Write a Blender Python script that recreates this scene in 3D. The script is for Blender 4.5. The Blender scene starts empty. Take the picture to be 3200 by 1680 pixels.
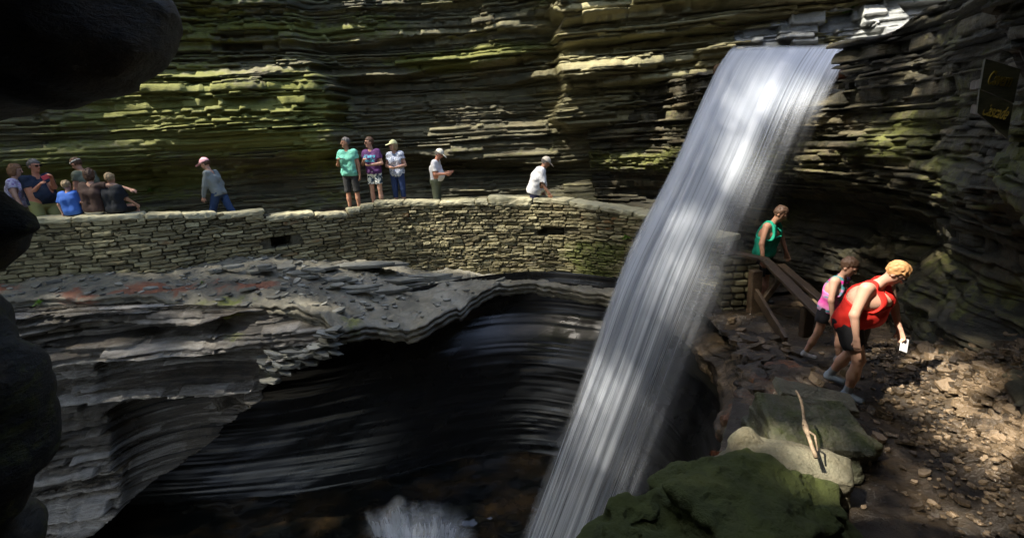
import bpy, math, random
import numpy as np
import openvdb as vdb
from mathutils import Vector, Matrix, noise as mnoise

S = bpy.context.scene
COL = S.collection
rad = math.radians
# ------------------------------------------------------------------ camera, sky, sun, exposure
PITCH, ROLL, FPX = rad(14.5), rad(3.2), 1600.0
CAM = np.array([0., 0., 1.75])
Fv = np.array([0, math.cos(PITCH), -math.sin(PITCH)])
U0 = np.array([0, math.sin(PITCH), math.cos(PITCH)])
X0 = np.array([1., 0, 0])
Rv = math.cos(ROLL)*X0 - math.sin(ROLL)*U0
Uv = math.sin(ROLL)*X0 + math.cos(ROLL)*U0
cam = bpy.data.cameras.new("camera"); cam_o = bpy.data.objects.new("camera", cam); COL.objects.link(cam_o)
cam.sensor_width = 36; cam.lens = 36*FPX/3200; cam.clip_start = 0.05; cam.clip_end = 500
cam_o.matrix_world = Matrix(((Rv[0], Uv[0], -Fv[0], CAM[0]), (Rv[1], Uv[1], -Fv[1], CAM[1]), (Rv[2], Uv[2], -Fv[2], CAM[2]), (0, 0, 0, 1)))
S.camera = cam_o
SUN_AZ, SUN_EL = rad(-112), rad(56)      # azimuth measured from +Y towards +X: the sun stands to the left and slightly behind
SUN_DIR = np.array([math.sin(SUN_AZ)*math.cos(SUN_EL), math.cos(SUN_AZ)*math.cos(SUN_EL), math.sin(SUN_EL)])
w = bpy.data.worlds.new("World"); S.world = w; w.use_nodes = True
nt = w.node_tree; bg = nt.nodes['Background']
sky = nt.nodes.new('ShaderNodeTexSky'); sky.sky_type = 'NISHITA'; sky.sun_disc = False
sky.dust_density = 3.0; sky.ozone_density = 0.6; sky.sun_elevation = SUN_EL; sky.sun_rotation = SUN_AZ
nt.links.new(sky.outputs[0], bg.inputs[0]); bg.inputs[1].default_value = 0.15
sl = bpy.data.lights.new("sun", 'SUN'); sl.energy = 3.6; sl.angle = rad(0.6); sl.color = (1.0, 0.93, 0.82)
so = bpy.data.objects.new("sun", sl); COL.objects.link(so); so.location = (-10, -4, 20)
so.rotation_euler = Vector(SUN_DIR).to_track_quat('Z', 'Y').to_euler()
S.view_settings.view_transform = 'Standard'; S.view_settings.look = 'None'; S.view_settings.gamma = 1
S.view_settings.exposure = 2.0
S.cycles.max_bounces = 6; S.cycles.diffuse_bounces = 3; S.cycles.transparent_max_bounces = 24
S.cycles.use_denoising = True

# ------------------------------------------------------------------ small tools
def ray(u, v): return Fv + Rv*(u-1600)/FPX + Uv*(840-v)/FPX
def atY(u, v, y): d = ray(u, v); return CAM + d*(y/d[1])
def atZ(u, v, z): d = ray(u, v); return CAM + d*((z-CAM[2])/d[2])

def hsh(ix, iy, iz, seed):
    h = (ix.astype(np.int64)*374761393 + iy.astype(np.int64)*668265263 + iz.astype(np.int64)*2147483647 + seed*974634777) & 0xFFFFFFFF
    h = ((h ^ (h >> 13))*1274126177) & 0xFFFFFFFF
    h = ((h ^ (h >> 15))*2246822519) & 0xFFFFFFFF
    h = h ^ (h >> 14)
    return (h & 0xFFFFFF)/float(0x7FFFFF) - 1.0
def h1(a, b=0, seed=0):
    a = np.asarray(a); return hsh(a, np.zeros_like(a)+b, np.zeros_like(a), seed)
def vn(x, y, z=0.0, seed=0):
    x, y, z = np.broadcast_arrays(np.asarray(x, float), np.asarray(y, float), np.asarray(z, float))
    ix, iy, iz = np.floor(x).astype(np.int64), np.floor(y).astype(np.int64), np.floor(z).astype(np.int64)
    fx, fy, fz = x-ix, y-iy, z-iz
    fx = fx*fx*(3-2*fx); fy = fy*fy*(3-2*fy); fz = fz*fz*(3-2*fz)
    def L(dx, dy, dz): return hsh(ix+dx, iy+dy, iz+dz, seed)
    a = L(0,0,0)*(1-fx)+L(1,0,0)*fx; b = L(0,1,0)*(1-fx)+L(1,1,0)*fx
    c = L(0,0,1)*(1-fx)+L(1,0,1)*fx; d = L(0,1,1)*(1-fx)+L(1,1,1)*fx
    return (a*(1-fy)+b*fy)*(1-fz)+(c*(1-fy)+d*fy)*fz
def fbm(x, y, z=0.0, seed=0, oct=4):
    t = 0; a = 0.5
    for o in range(oct):
        t = t + a*vn(x, y, z, seed+o*17); x = x*2.03; y = y*2.03; z = z*2.03; a *= 0.5
    return t
def sst(a, b, x):
    t = np.clip((x-a)/(b-a), 0, 1); return t*t*(3-2*t)
def gau(x, c, r): return np.exp(-((x-c)/r)**2)

def mesh_obj(name, V, Fq, mat, parent=None, smooth=False, attrs=None, uv=None):
    V = np.ascontiguousarray(V, dtype=np.float32).reshape(-1, 3)
    me = bpy.data.meshes.new(name)
    if isinstance(Fq, np.ndarray):
        n, k = Fq.shape
        me.vertices.add(len(V)); me.vertices.foreach_set('co', V.ravel())
        me.loops.add(n*k); me.loops.foreach_set('vertex_index', np.ascontiguousarray(Fq, dtype=np.int32).ravel())
        me.polygons.add(n); me.polygons.foreach_set('loop_start', np.arange(0, n*k, k, dtype=np.int32))
        me.polygons.foreach_set('loop_total', np.full(n, k, dtype=np.int32))
        me.update(calc_edges=True)
    else:
        me.from_pydata([tuple(v) for v in V], [], Fq); me.update()
    if smooth: me.polygons.foreach_set('use_smooth', np.ones(len(me.polygons), dtype=bool))
    for k, a in (attrs or {}).items():
        at = me.attributes.new(k, 'FLOAT', 'POINT'); at.data.foreach_set('value', np.ascontiguousarray(a, dtype=np.float32).ravel())
    if uv is not None:
        l = me.uv_layers.new(name='UVMap'); idx = np.empty(len(me.loops), dtype=np.int32); me.loops.foreach_get('vertex_index', idx)
        l.data.foreach_set('uv', np.ascontiguousarray(uv[idx], dtype=np.float32).ravel())
    me.materials.append(mat)
    o = bpy.data.objects.new(name, me); COL.objects.link(o)
    if parent is not None: o.parent = parent
    return o
def grid_faces(nr, nc):
    i = np.arange(nr*nc).reshape(nr, nc)
    return np.stack([i[:-1, :-1].ravel(), i[:-1, 1:].ravel(), i[1:, 1:].ravel(), i[1:, :-1].ravel()], 1)
def tag(o, label=None, cat=None, group=None, kind=None):
    if label: o['label'] = label
    if cat: o['category'] = cat
    if group: o['group'] = group
    if kind: o['kind'] = kind
    return o
def empty(name, loc=(0, 0, 0)):
    o = bpy.data.objects.new(name, None); COL.objects.link(o); o.location = loc; o.empty_display_size = 0.1; return o

class Soup:
    """collects many small closed bodies into one mesh"""
    def __init__(s): s.V = []; s.F = []; s.n = 0; s.A = []
    def add(s, V, F, a=0.0):
        V = np.asarray(V, float); s.V.append(V); s.F += [tuple(i+s.n for i in f) for f in F]; s.A.append(np.full(len(V), a)); s.n += len(V)
    def build(s, name, mat, parent=None, smooth=False):
        return mesh_obj(name, np.concatenate(s.V), s.F, mat, parent, smooth, {'tone': np.concatenate(s.A)})

# ------------------------------------------------------------------ materials
def new_mat(name):
    m = bpy.data.materials.new(name); m.use_nodes = True; t = m.node_tree
    return m, t, t.nodes['Principled BSDF']
def N(t, kind, **kw):
    n = t.nodes.new(kind)
    for k, v in kw.items():
        if k.startswith('i_'): 
            key = k[2:]; key = int(key) if key.isdigit() else key
            n.inputs[key].default_value = v
        else: setattr(n, k, v)
    return n
def ramp(t, stops, src, interp='LINEAR'):
    r = t.nodes.new('ShaderNodeValToRGB'); r.color_ramp.interpolation = interp
    e = r.color_ramp.elements
    while len(e) > 1: e.remove(e[-1])
    e[0].position = stops[0][0]; e[0].color = (*stops[0][1], 1) if len(stops[0][1]) == 3 else stops[0][1]
    for p, c in stops[1:]:
        x = e.new(p); x.color = (*c, 1)
    t.links.new(src, r.inputs[0]); return r.outputs[0]
def mixc(t, fac, a, b, mode='MIX'):
    m = t.nodes.new('ShaderNodeMix'); m.data_type = 'RGBA'; m.blend_type = mode
    for sock, v in ((m.inputs[0], fac), (m.inputs[6], a), (m.inputs[7], b)):
        if hasattr(v, 'is_linked'): t.links.new(v, sock)
        else: sock.default_value = v if not isinstance(v, tuple) or len(v) == 4 else (*v, 1)
    return m.outputs[2]
def mathn(t, op, a, b=None, clamp=False):
    m = t.nodes.new('ShaderNodeMath'); m.operation = op; m.use_clamp = clamp
    for s_, v in ((m.inputs[0], a), (m.inputs[1], b)):
        if v is None: continue
        if hasattr(v, 'is_linked'): t.links.new(v, s_)
        else: s_.default_value = v
    return m.outputs[0]
def coords(t, scale=(1, 1, 1), kind='Object'):
    tc = t.nodes.new('ShaderNodeTexCoord'); mp = t.nodes.new('ShaderNodeMapping'); mp.inputs['Scale'].default_value = scale
    t.links.new(tc.outputs[kind], mp.inputs[0]); return mp.outputs[0]
def noise(t, vec, scale, detail=6, rough=0.6, dist=0.0):
    n = t.nodes.new('ShaderNodeTexNoise'); n.inputs['Scale'].default_value = scale; n.inputs['Detail'].default_value = detail
    n.inputs['Roughness'].default_value = rough; n.inputs['Distortion'].default_value = dist
    t.links.new(vec, n.inputs['Vector']); return n.outputs['Fac']
def attr(t, name):
    a = t.nodes.new('ShaderNodeAttribute'); a.attribute_name = name; return a.outputs['Fac']

def rock_mat(name, dark=(0.044, 0.044, 0.027), mid=(0.105, 0.100, 0.062), light=(0.33, 0.31, 0.19), moss_col=(0.21, 0.21, 0.05), moss2=(0.045, 0.07, 0.012),
             rust_col=(0.26, 0.075, 0.02), rough=(0.45, 0.85), zs=9.0, bump=0.8, fine=45.0, spec=0.5, bdist=0.05, warmk=0.4):
    m, t, p = new_mat(name)
    c1 = coords(t, (1, 1, zs)); c2 = coords(t)
    n1 = noise(t, c1, 1.1, 8, 0.62, 0.4); n2 = noise(t, c1, 5.0, 6, 0.6); n3 = noise(t, c2, 2.2, 6, 0.65, 0.3); n4 = noise(t, c2, fine, 4, 0.6)
    tone = attr(t, 'tone')
    f = mathn(t, 'ADD', mathn(t, 'MULTIPLY', n1, 0.55), mathn(t, 'MULTIPLY', n2, 0.35))
    f = mathn(t, 'ADD', f, mathn(t, 'MULTIPLY', tone, 0.28))
    f = mathn(t, 'ADD', f, mathn(t, 'MULTIPLY', mathn(t, 'SUBTRACT', n4, 0.5), 0.25))
    col = ramp(t, [(0.22, dark), (0.48, mid), (0.80, light)], f)
    warm = ramp(t, [(0.5, (0, 0, 0)), (0.75, (1, 1, 1))], n3)
    col = mixc(t, mathn(t, 'MULTIPLY', warm, warmk), col, (0.17, 0.115, 0.06), 'MIX')
    mo = mathn(t, 'ADD', attr(t, 'moss'), mathn(t, 'MULTIPLY', mathn(t, 'SUBTRACT', noise(t, c2, 6.0, 6, 0.7, 0.5), 0.5), 1.3))
    mo = mathn(t, 'MULTIPLY', ramp(t, [(0.28, (0, 0, 0)), (0.62, (1, 1, 1))], mo), 0.9)
    mc = mixc(t, noise(t, c1, 4.0, 4), moss2, moss_col)
    mc = mixc(t, mathn(t, 'MULTIPLY', n4, 0.5), mc, mathc(t, mc, 1.6), 'MIX')
    col = mixc(t, mo, col, mc)
    ru = mathn(t, 'ADD', attr(t, 'rust'), mathn(t, 'MULTIPLY', mathn(t, 'SUBTRACT', noise(t, c2, 3.5, 7, 0.7, 1.0), 0.5), 1.6))
    ru = mathn(t, 'MULTIPLY', ramp(t, [(0.45, (0, 0, 0)), (0.75, (1, 1, 1))], ru), 0.8)
    col = mixc(t, ru, col, mixc(t, n2, rust_col, (0.09, 0.03, 0.012)))
    if warmk > .2: col = mixc(t, 1.0, col, (1.03, 1.0, .84, 1), 'MULTIPLY')
    t.links.new(col, p.inputs['Base Color'])
    wet = attr(t, 'wet')
    r = mathn(t, 'ADD', mathn(t, 'MULTIPLY', n3, rough[1]-rough[0]), rough[0])
    r = mathn(t, 'SUBTRACT', r, mathn(t, 'MULTIPLY', wet, 0.45)); r = mathn(t, 'MAXIMUM', mathn(t, 'ADD', r, mathn(t, 'MULTIPLY', mo, 0.3)), 0.12)
    t.links.new(r, p.inputs['Roughness']); p.inputs['Specular IOR Level'].default_value = spec
    b = t.nodes.new('ShaderNodeBump'); b.inputs['Strength'].default_value = bump; b.inputs['Distance'].default_value = bdist
    c3 = coords(t, (1, 1, zs*0.7))
    hgt = mathn(t, 'ADD', mathn(t, 'MULTIPLY', noise(t, c3, 9.0, 8, 0.7, 0.3), 1.0), mathn(t, 'MULTIPLY', n4, 0.35))
    t.links.new(hgt, b.inputs['Height']); t.links.new(b.outputs[0], p.inputs['Normal'])
    return m
def mathc(t, col, k):
    return mixc(t, 1.0, col, (k, k, k, 1), 'MULTIPLY')

M = {}
M['cliff'] = rock_mat('cliff_rock')
M['near'] = rock_mat('near_cliff_rock', dark=(0.014, 0.014, 0.008), mid=(0.055, 0.050, 0.030), light=(0.30, 0.26, 0.17), zs=6, fine=70)
M['ledge'] = rock_mat('ledge_rock', dark=(0.016, 0.015, 0.012), mid=(0.072, 0.062, 0.046), light=(0.38, 0.36, 0.32), zs=10, rough=(0.35, 0.75), fine=60, warmk=.18)
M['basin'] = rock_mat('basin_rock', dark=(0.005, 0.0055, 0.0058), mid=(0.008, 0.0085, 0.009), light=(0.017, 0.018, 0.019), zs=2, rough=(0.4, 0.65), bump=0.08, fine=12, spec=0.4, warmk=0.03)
M['shelf'] = rock_mat('shelf_rock', rust_col=(0.34, 0.09, 0.03), dark=(0.06, 0.055, 0.042), mid=(0.19, 0.175, 0.125), light=(0.40, 0.385, 0.32), zs=1, rough=(0.5, 0.9), fine=60, warmk=.19)
M['path'] = rock_mat('path_rock', dark=(0.010, 0.008, 0.006), mid=(0.038, 0.027, 0.018), light=(0.27, 0.20, 0.145), zs=1, rough=(0.35, 0.8), fine=60)
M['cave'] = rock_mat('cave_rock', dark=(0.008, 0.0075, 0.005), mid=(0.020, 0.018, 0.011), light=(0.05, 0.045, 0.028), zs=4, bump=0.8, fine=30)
M['boulder'] = rock_mat('boulder_rock', dark=(0.03, 0.032, 0.022), mid=(0.10, 0.10, 0.07), light=(0.32, 0.29, 0.23), moss_col=(0.062, 0.080, 0.006), moss2=(0.012, 0.020, 0.002), zs=2, bump=0.9, fine=50)
M['slate'] = rock_mat('slate_rock', dark=(0.06, 0.06, 0.05), mid=(0.16, 0.16, 0.135), light=(0.36, 0.36, 0.31), zs=1, rough=(0.4, 0.75), fine=50, bump=0.3, warmk=.12)
M['bank'] = rock_mat('bank_rock', dark=(0.05, 0.055, 0.055), mid=(0.15, 0.16, 0.155), light=(0.36, 0.37, 0.35), zs=3, rough=(0.3, 0.5), fine=40, bump=0.4, warmk=.05, spec=.5)
M['stone'] = rock_mat('wall_stone', dark=(0.075, 0.066, 0.036), mid=(0.20, 0.18, 0.108), light=(0.42, 0.39, 0.26), moss_col=(0.15, 0.16, 0.04), zs=1.2, fine=60, bump=0.5, rust_col=(0.30, 0.13, 0.03))
M['mortar'] = rock_mat('wall_mortar', dark=(0.035, 0.032, 0.02), mid=(0.075, 0.07, 0.048), light=(0.14, 0.13, 0.095), zs=1, fine=60)
M['coping'] = rock_mat('coping_stone', dark=(0.22, 0.21, 0.15), mid=(0.38, 0.365, 0.27), light=(0.55, 0.53, 0.42), zs=1, fine=60, bump=0.4)

# ------------------------------------------------------------------ layered rock sheets
def resample(pts, ds):
    """plan polyline -> smooth curve, points each ds; returns (P, normal, s)"""
    pts = np.array(pts, float); n = len(pts); out = []
    ext = np.vstack([2*pts[0]-pts[1], pts, 2*pts[-1]-pts[-2]])
    for i in range(n-1):
        p0, p1, p2, p3 = ext[i:i+4]; k = 24
        t = np.linspace(0, 1, k, endpoint=False)[:, None]
        out.append(0.5*((2*p1)+(-p0+p2)*t+(2*p0-5*p1+4*p2-p3)*t**2+(-p0+3*p1-3*p2+p3)*t**3))
    out.append(pts[-1:]); c = np.vstack(out)
    d = np.r_[0, np.cumsum(np.linalg.norm(np.diff(c, axis=0), axis=1))]
    m = int(d[-1]/ds)+1; s = np.linspace(0, d[-1], m)
    P = np.stack([np.interp(s, d, c[:, k]) for k in range(c.shape[1])], 1)
    T = np.gradient(P[:, :2], axis=0); T /= np.linalg.norm(T, axis=1)[:, None]+1e-9
    k = np.ones(9)/9
    Tn = np.stack([np.convolve(np.pad(T[:, i], 4, 'edge'), k, 'valid') for i in (0, 1)], 1); Tn /= np.linalg.norm(Tn, axis=1)[:, None]+1e-9
    return P, np.stack([Tn[:, 1], -Tn[:, 0]], 1), s

def layers(z0, z1, seed, mix, row):
    """random bed heights; returns row z, layer id, bed id, fraction in layer"""
    r = random.Random(seed); z = z0; RZ = []; RL = []; RB = []; RF = []; k = 0; bed = 0; bedtop = z0 + r.uniform(.2, .6)
    while z < z1:
        u = r.random()
        for p, a, b in mix:
            if u < p: h = r.uniform(a, b); break
        n = max(2, int(h/row)+1)
        for f in np.linspace(0.0, 1.0, n):
            RZ.append(z + h*(0.02+0.96*f)); RL.append(k); RB.append(bed); RF.append(f)
        z += h; k += 1
        if z > bedtop: bed += 1; bedtop = z + r.uniform(.15, .7)
    return np.array(RZ), np.array(RL), np.array(RB), np.array(RF)
MIX = ((0.62, 0.018, 0.05), (0.9, 0.05, 0.11), (1.0, 0.11, 0.24))

def strata(name, plan, ds, z0, z1, row, mat, offf, maskf, seed=1, a_bed=0.10, a_lay=0.06, a_noise=0.02, lat=0.16, mix=MIX, wob=0.03, blen=(0.5, 2.2), smooth=False, dipf=None, base=None, saw=0.025):
    P, Nn, s = resample(plan, ds)
    rz, rl, rb, rf = layers(z0, z1, seed, mix, row)
    Sg, Zg = np.meshgrid(s, rz); Lg = np.broadcast_to(rl[:, None], Sg.shape); Bg = np.broadcast_to(rb[:, None], Sg.shape); Fg = np.broadcast_to(rf[:, None], Sg.shape)
    jit = 0.22*vn(Sg*3.1, Lg*1.7, 0, seed+3)
    Ll = blen[0]+(blen[1]-blen[0])*(0.5+0.5*h1(Lg, 5, seed))**2
    cl = np.floor((Sg+jit)/Ll + h1(Lg, 9, seed)*7).astype(np.int64)
    hl = hsh(cl, Lg, Lg*0, seed+11)
    cb = np.floor((Sg+jit*1.5)/(1.2+0.9*h1(Bg, 2, seed)) + h1(Bg, 3, seed)*5).astype(np.int64)
    hb = hsh(cb, Bg, Bg*0, seed+23)
    o = a_bed*hb + a_lay*(0.45*hl + 1.0*np.sign(hl)*np.abs(hl)**3 + 0.35*h1(Lg, 31, seed))
    o = o + a_noise*(vn(Sg*9, Lg*2.3, 0, seed+5) + 0.6*vn(Sg*23, Lg*3.1, Fg*1.5, seed+6))
    o = o + lat*fbm(Sg*0.55, Zg*0.8, 3.3, seed+40, 4)*2
    o = o + saw*(0.6-Fg)*(1+.8*h1(Lg, 13, seed))
    o = o - 0.012*np.abs(Fg-0.5)**2*4*(1+0.6*vn(Sg*12, Lg*1.1, 0, seed+7))
    Px = np.broadcast_to(P[:, 0][None], Sg.shape); Py = np.broadcast_to(P[:, 1][None], Sg.shape)
    if base is not None: Px, Py = base(Sg, Zg, s)
    nx = np.broadcast_to(Nn[:, 0][None], Sg.shape); ny = np.broadcast_to(Nn[:, 1][None], Sg.shape)
    rough_k = 1.0
    off = offf(Px, Py, Zg, Sg)
    if isinstance(off, tuple): off, rough_k = off
    o = o*rough_k + off
    Z = Zg + wob*vn(Sg*0.7, Lg*0.35, 0, seed+8) + 0.25*wob*vn(Sg*4, Lg*0.9, 0, seed+9)
    if dipf is not None: Z = Z + dipf(Px, Py, Zg)
    V = np.stack([Px+nx*o, Py+ny*o, Z], -1)
    tone = 0.45*h1(Lg, 77, seed) + 0.35*hl + 0.2*vn(Sg*2, Zg*3, 0, seed+50)
    at = dict(tone=tone, moss=np.zeros_like(o), rust=np.zeros_like(o), wet=np.zeros_like(o))
    at.update(maskf(Px, Py, Z, o, dict(hl=hl, hb=hb, L=Lg, F=Fg, S=Sg)))
    ob = mesh_obj(name, V, grid_faces(*Sg.shape), mat, None, smooth, {k: np.broadcast_to(v, o.shape) for k, v in at.items()})
    return ob
# ------------------------------------------------------------------ the gorge walls
def blob(x, z, c): # sum of elliptical blobs (cx, cz, rx, rz, amp)
    r = 0*x
    for cx, cz, rx, rz_, a in c: r = r + a*np.exp(-((x-cx)/rx)**2-((z-cz)/rz_)**2)
    return r
FAR = [(-19, 8.2), (-15, 10.3), (-11.5, 12.0), (-8.5, 13.0), (-5.5, 13.9), (-3, 14.4), (0, 14.4), (2.6, 13.8), (5.2, 13.1), (9, 12.4), (14, 11.4)]
def far_off(x, y, z, s):
    o = 0*x
    left = 1-sst(-4.9, -4.35, x+0.4*vn(z*2.2, 3.1, 0, 4)+.15*vn(z*9, 1, 0, 6))
    o = o + left*(0.80*sst(1.1, 1.7, z)*(1-0.6*sst(3.3, 4.2, z)) + 0.15)
    # moss covered shoulder on the left
    o = o + 0.35*gau(x, -6.8, 1.6)*sst(1.6, 2.3, z)*(1-sst(3.2, 3.7, z))
    # long ledges stepping out at the top
    o = o + 0.45*sst(3.55, 3.65, z+0.1*vn(x*0.7, 2.2, 0, 5)-0.05*(x-0.0))*sst(-4.9, -3.4, x)
    o = o + 0.30*sst(3.05, 3.1, z+0.1*vn(x*0.9, 8.2, 0, 6))*sst(-1.2, 0.2, x)
    o = o + 0.3*sst(4.15, 4.3, z+0.15*vn(x*0.5, 9.2, 0, 7))
    o = o + 0.2*sst(4.9, 5.1, z)
    # undercut beside the path
    top = 1.32-0.07*(x+2.6)+0.08*vn(x*1.3, 1.1, 0, 8)
    cut = (1-sst(top-0.12, top, z))
    o = o - cut*(0.75*sst(-4.2, -3.3, x)*(1-0.6*sst(1, 3, x)) )*(0.35+0.65*sst(-0.3, 0.5, z))
    o = o + (1-sst(0.25, 0.95, z))*0.35*(1+0.6*vn(x*1.1, z*2, 0, 9))
    # left: broken blocky rock low down
    o = o + left*(1-sst(1.0, 1.6, z))*0.25*vn(x*1.6, z*2.1, 0, 10)
    # protruding ledge mass left of the fall
    m = sst(1.35, 1.75, x+0.22*vn(z*4.2, 5.5, 0, 11))
    o = o + m*(0.9*sst(1.7, 1.95, z)*(1-sst(5.2, 5.6, z)) )
    o = o + 0.5*sst(0.5, 1.3, x+0.5*vn(z*3.1, 5.5, 0, 12))*sst(2.7, 2.85, z)*(1-sst(3.3, 3.6, z))
    o = o - 0.16*np.maximum(z-1.6, 0)
    rk = 0.62 + 0.9*left*sst(0.8, 1.4, z)*0.35 + 0.75*sst(0.4, 1.6, x)*sst(1.5, 1.9, z) + 0.5*sst(2.9, 3.3, z)
    return o, rk
def far_mask(x, y, z, o, d):
    n = fbm(x*0.7, z*2.5, 0, 60, 4)
    moss = blob(x, z, [(-6.8, 2.75, 2.6, 0.8, .62), (-8.8, 3.6, 1.8, .7, .3), (-4.9, 2.9, .9, .8, .5), (-6.2, 2.1, 1.6, .35, .6), (-5.6, 4.7, 3, .3, .6), (-2.0, 3.75, 1.6, .22, .75), (0.3, 3.9, 1.2, .15, .6),
        (-5, 1.3, .9, .5, .6), (-10, 1.5, 1.4, .35, .55), (-8.5, 1.1, 1.5, .3, .5), (3.2, 3.4, .9, .25, .35), (-4.4, 0.9, .5, .7, .35), (0, 1.4, 3, .12, .3)]) + 0.45*n + 0.12*d['hl']
    moss = moss*(1-0.75*sst(-5.2+.8*n, -3.2, x)*(1-sst(3.4, 3.6, z))) + .17
    rust = blob(x, z, [(-3.9, 4.4, .8, .18, .5), (2.8, 3.1, .5, .2, .25), (-0.4, 1.7, .7, .2, .3)]) - 0.15
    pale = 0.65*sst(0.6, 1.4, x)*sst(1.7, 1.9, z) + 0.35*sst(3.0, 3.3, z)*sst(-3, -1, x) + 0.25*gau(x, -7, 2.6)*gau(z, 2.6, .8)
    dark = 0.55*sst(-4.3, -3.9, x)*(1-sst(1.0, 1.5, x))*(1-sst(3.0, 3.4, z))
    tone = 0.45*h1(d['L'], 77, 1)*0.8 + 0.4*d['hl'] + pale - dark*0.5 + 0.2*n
    return dict(moss=moss, rust=rust, wet=0.15+0.4*n+0.5*sst(4, 6, x), tone=tone)
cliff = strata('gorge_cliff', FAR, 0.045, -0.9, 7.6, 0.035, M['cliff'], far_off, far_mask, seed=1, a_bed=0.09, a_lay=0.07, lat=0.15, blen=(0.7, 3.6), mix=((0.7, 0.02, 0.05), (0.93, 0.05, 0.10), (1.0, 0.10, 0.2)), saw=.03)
tag(cliff, 'tall layered shale cliff behind the walkway', kind='structure')

# cliff on the right: from behind the fall forward, leaning over the trail
RGT = [(2.2, 13.6), (3.6, 12.6), (4.7, 11.2), (5.35, 9.8), (5.6, 8.6), (5.5, 7.2), (5.25, 6.1), (4.95, 5.2), (4.6, 4.3), (4.1, 3.2), (3.5, 2.1), (2.9, 0.8), (2.4, -1.2)]
def right_top(y, x):
    return 2.82 + 0.0*y + 0.55*sst(8.2, 7.2, y) + 1.6*sst(7.3, 5.0, y)
def right_off(x, y, z, s):
    far = sst(6.0, 8.5, y)
    o = 0*x
    ov = 0.60*sst(0.35, 1.1, z+0.07*(y-6))+0.30*sst(1.5, 2.6, z)
    o = o + ov*(0.55+0.45*far)*sst(12.8, 11.0, y)
    o = o - 0.30*gau(z, 0.1, 0.35)*sst(5.2, 7.2, y)
    o = o + 0.40*(1-sst(-1.0, 0.5, z))*sst(7.5, 5.5, y)
    o = o + 0.40*sst(4.4, 3.2, y)*sst(0.3, 1.2, z)
    o = o - 1.3*sst(10.8, 10.0, y)*sst(7.6, 8.5, y)*sst(1.9, 2.45, z+.1*vn(y*2, 3, 0, 4))
    o = o + 0.16*vn(y*0.8, z*0.9, 0, 21)*(1-0.5*far) + 0.12*vn(y*1.8, z*2.2, 0, 22)
    rk = 0.6 + 0.6*sst(0.7, 1.2, z)*far + 0.5*gau(y, 7, 1.8)*gau(z, 1.0, .6)
    return o, rk
def right_dip(x, y, z): return 0*z
def right_mask(x, y, z, o, d):
    n = fbm(y*0.9, z*2.0, 5, 61, 4)
    moss = 0.12+0.5*n + 0.25*gau(z, 1.2, .6)
    rust = 0.95*gau(y, 8.2, .6)*sst(2.0, 2.35, z)+0.25*gau(y, 8.2, 1)*gau(z, 1.3, .5)-0.15
    tone = -0.25+0.25*h1(d['L'], 77, 2)+0.5*d['hl']+0.4*gau(y, 8, 2.2)*gau(z, 1.1, .8) - 0.25*sst(11.5, 10, y)*(1-sst(0.6, 1.0, z)) + 0.1*n
    return dict(moss=moss, rust=rust, wet=0.3+0.5*n+0.4*gau(y, 9, 1), tone=tone)
def cut_top(o, topf):
    me = o.data; n = len(me.vertices); co = np.empty(n*3, np.float32); me.vertices.foreach_get('co', co); co = co.reshape(-1, 3)
    t = topf(co[:, 0], co[:, 1]); k = co[:, 2] > t
    co[k, 0] += (co[k, 2]-t[k])*3.0; co[k, 2] = t[k]+0.02*(co[k, 2]-t[k])
    me.vertices.foreach_set('co', co.ravel()); me.update()
rc = strata('near_cliff', RGT, 0.028, -1.7, 5.6, 0.022, M['near'], right_off, right_mask, seed=2, a_bed=0.10, a_lay=0.085, lat=0.12,
            mix=((0.62, 0.016, 0.04), (0.92, 0.04, 0.085), (1.0, 0.085, 0.17)), wob=0.03, blen=(0.3, 1.9))
cut_top(rc, lambda x, y: 2.82 + 0.06*vn(y*2, 3, 0, 5) - .06 + 0.18*sst(7.0, 5.9, y) + 3.2*sst(5.7, 4.0, y))
tag(rc, 'dark overhanging layered rock face beside the trail', kind='structure')

# wet bank of the stream above the fall, seen beyond the lip
def up_mask(x, y, z, o, d): return dict(moss=-0.05+0.5*fbm(x, z*2, 2, 9), wet=0.35+0*x, tone=0.55+0.5*d['hl'])
up = strata('stream_bank', [(5.0, 11.6), (6.4, 11.1), (8.5, 10.2), (12.5, 9.2)], 0.04, 2.5, 5.0, 0.035, M['bank'], lambda x, y, z, s: 0.35*vn(x*0.9, z*1.5, 0, 3)-1.0*(z-2.9), up_mask, seed=7, a_bed=0.3, a_lay=0.14, mix=((0.5, .04, .1), (1, .1, .3)), blen=(0.4, 1.6))
tag(up, 'bluish wet slabs along the stream above the waterfall lip', kind='structure')
Vc = [(1.0, 13.9, 2.83), (3.0, 12.9, 2.83), (4.3, 11.6, 2.83), (3.9, 9.05, 2.80), (5.7, 8.7, 2.80), (7.5, 8.4, 2.85), (12, 8, 2.9), (14, 11, 2.9), (9, 13, 2.9), (4, 14.5, 2.85)]

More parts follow.
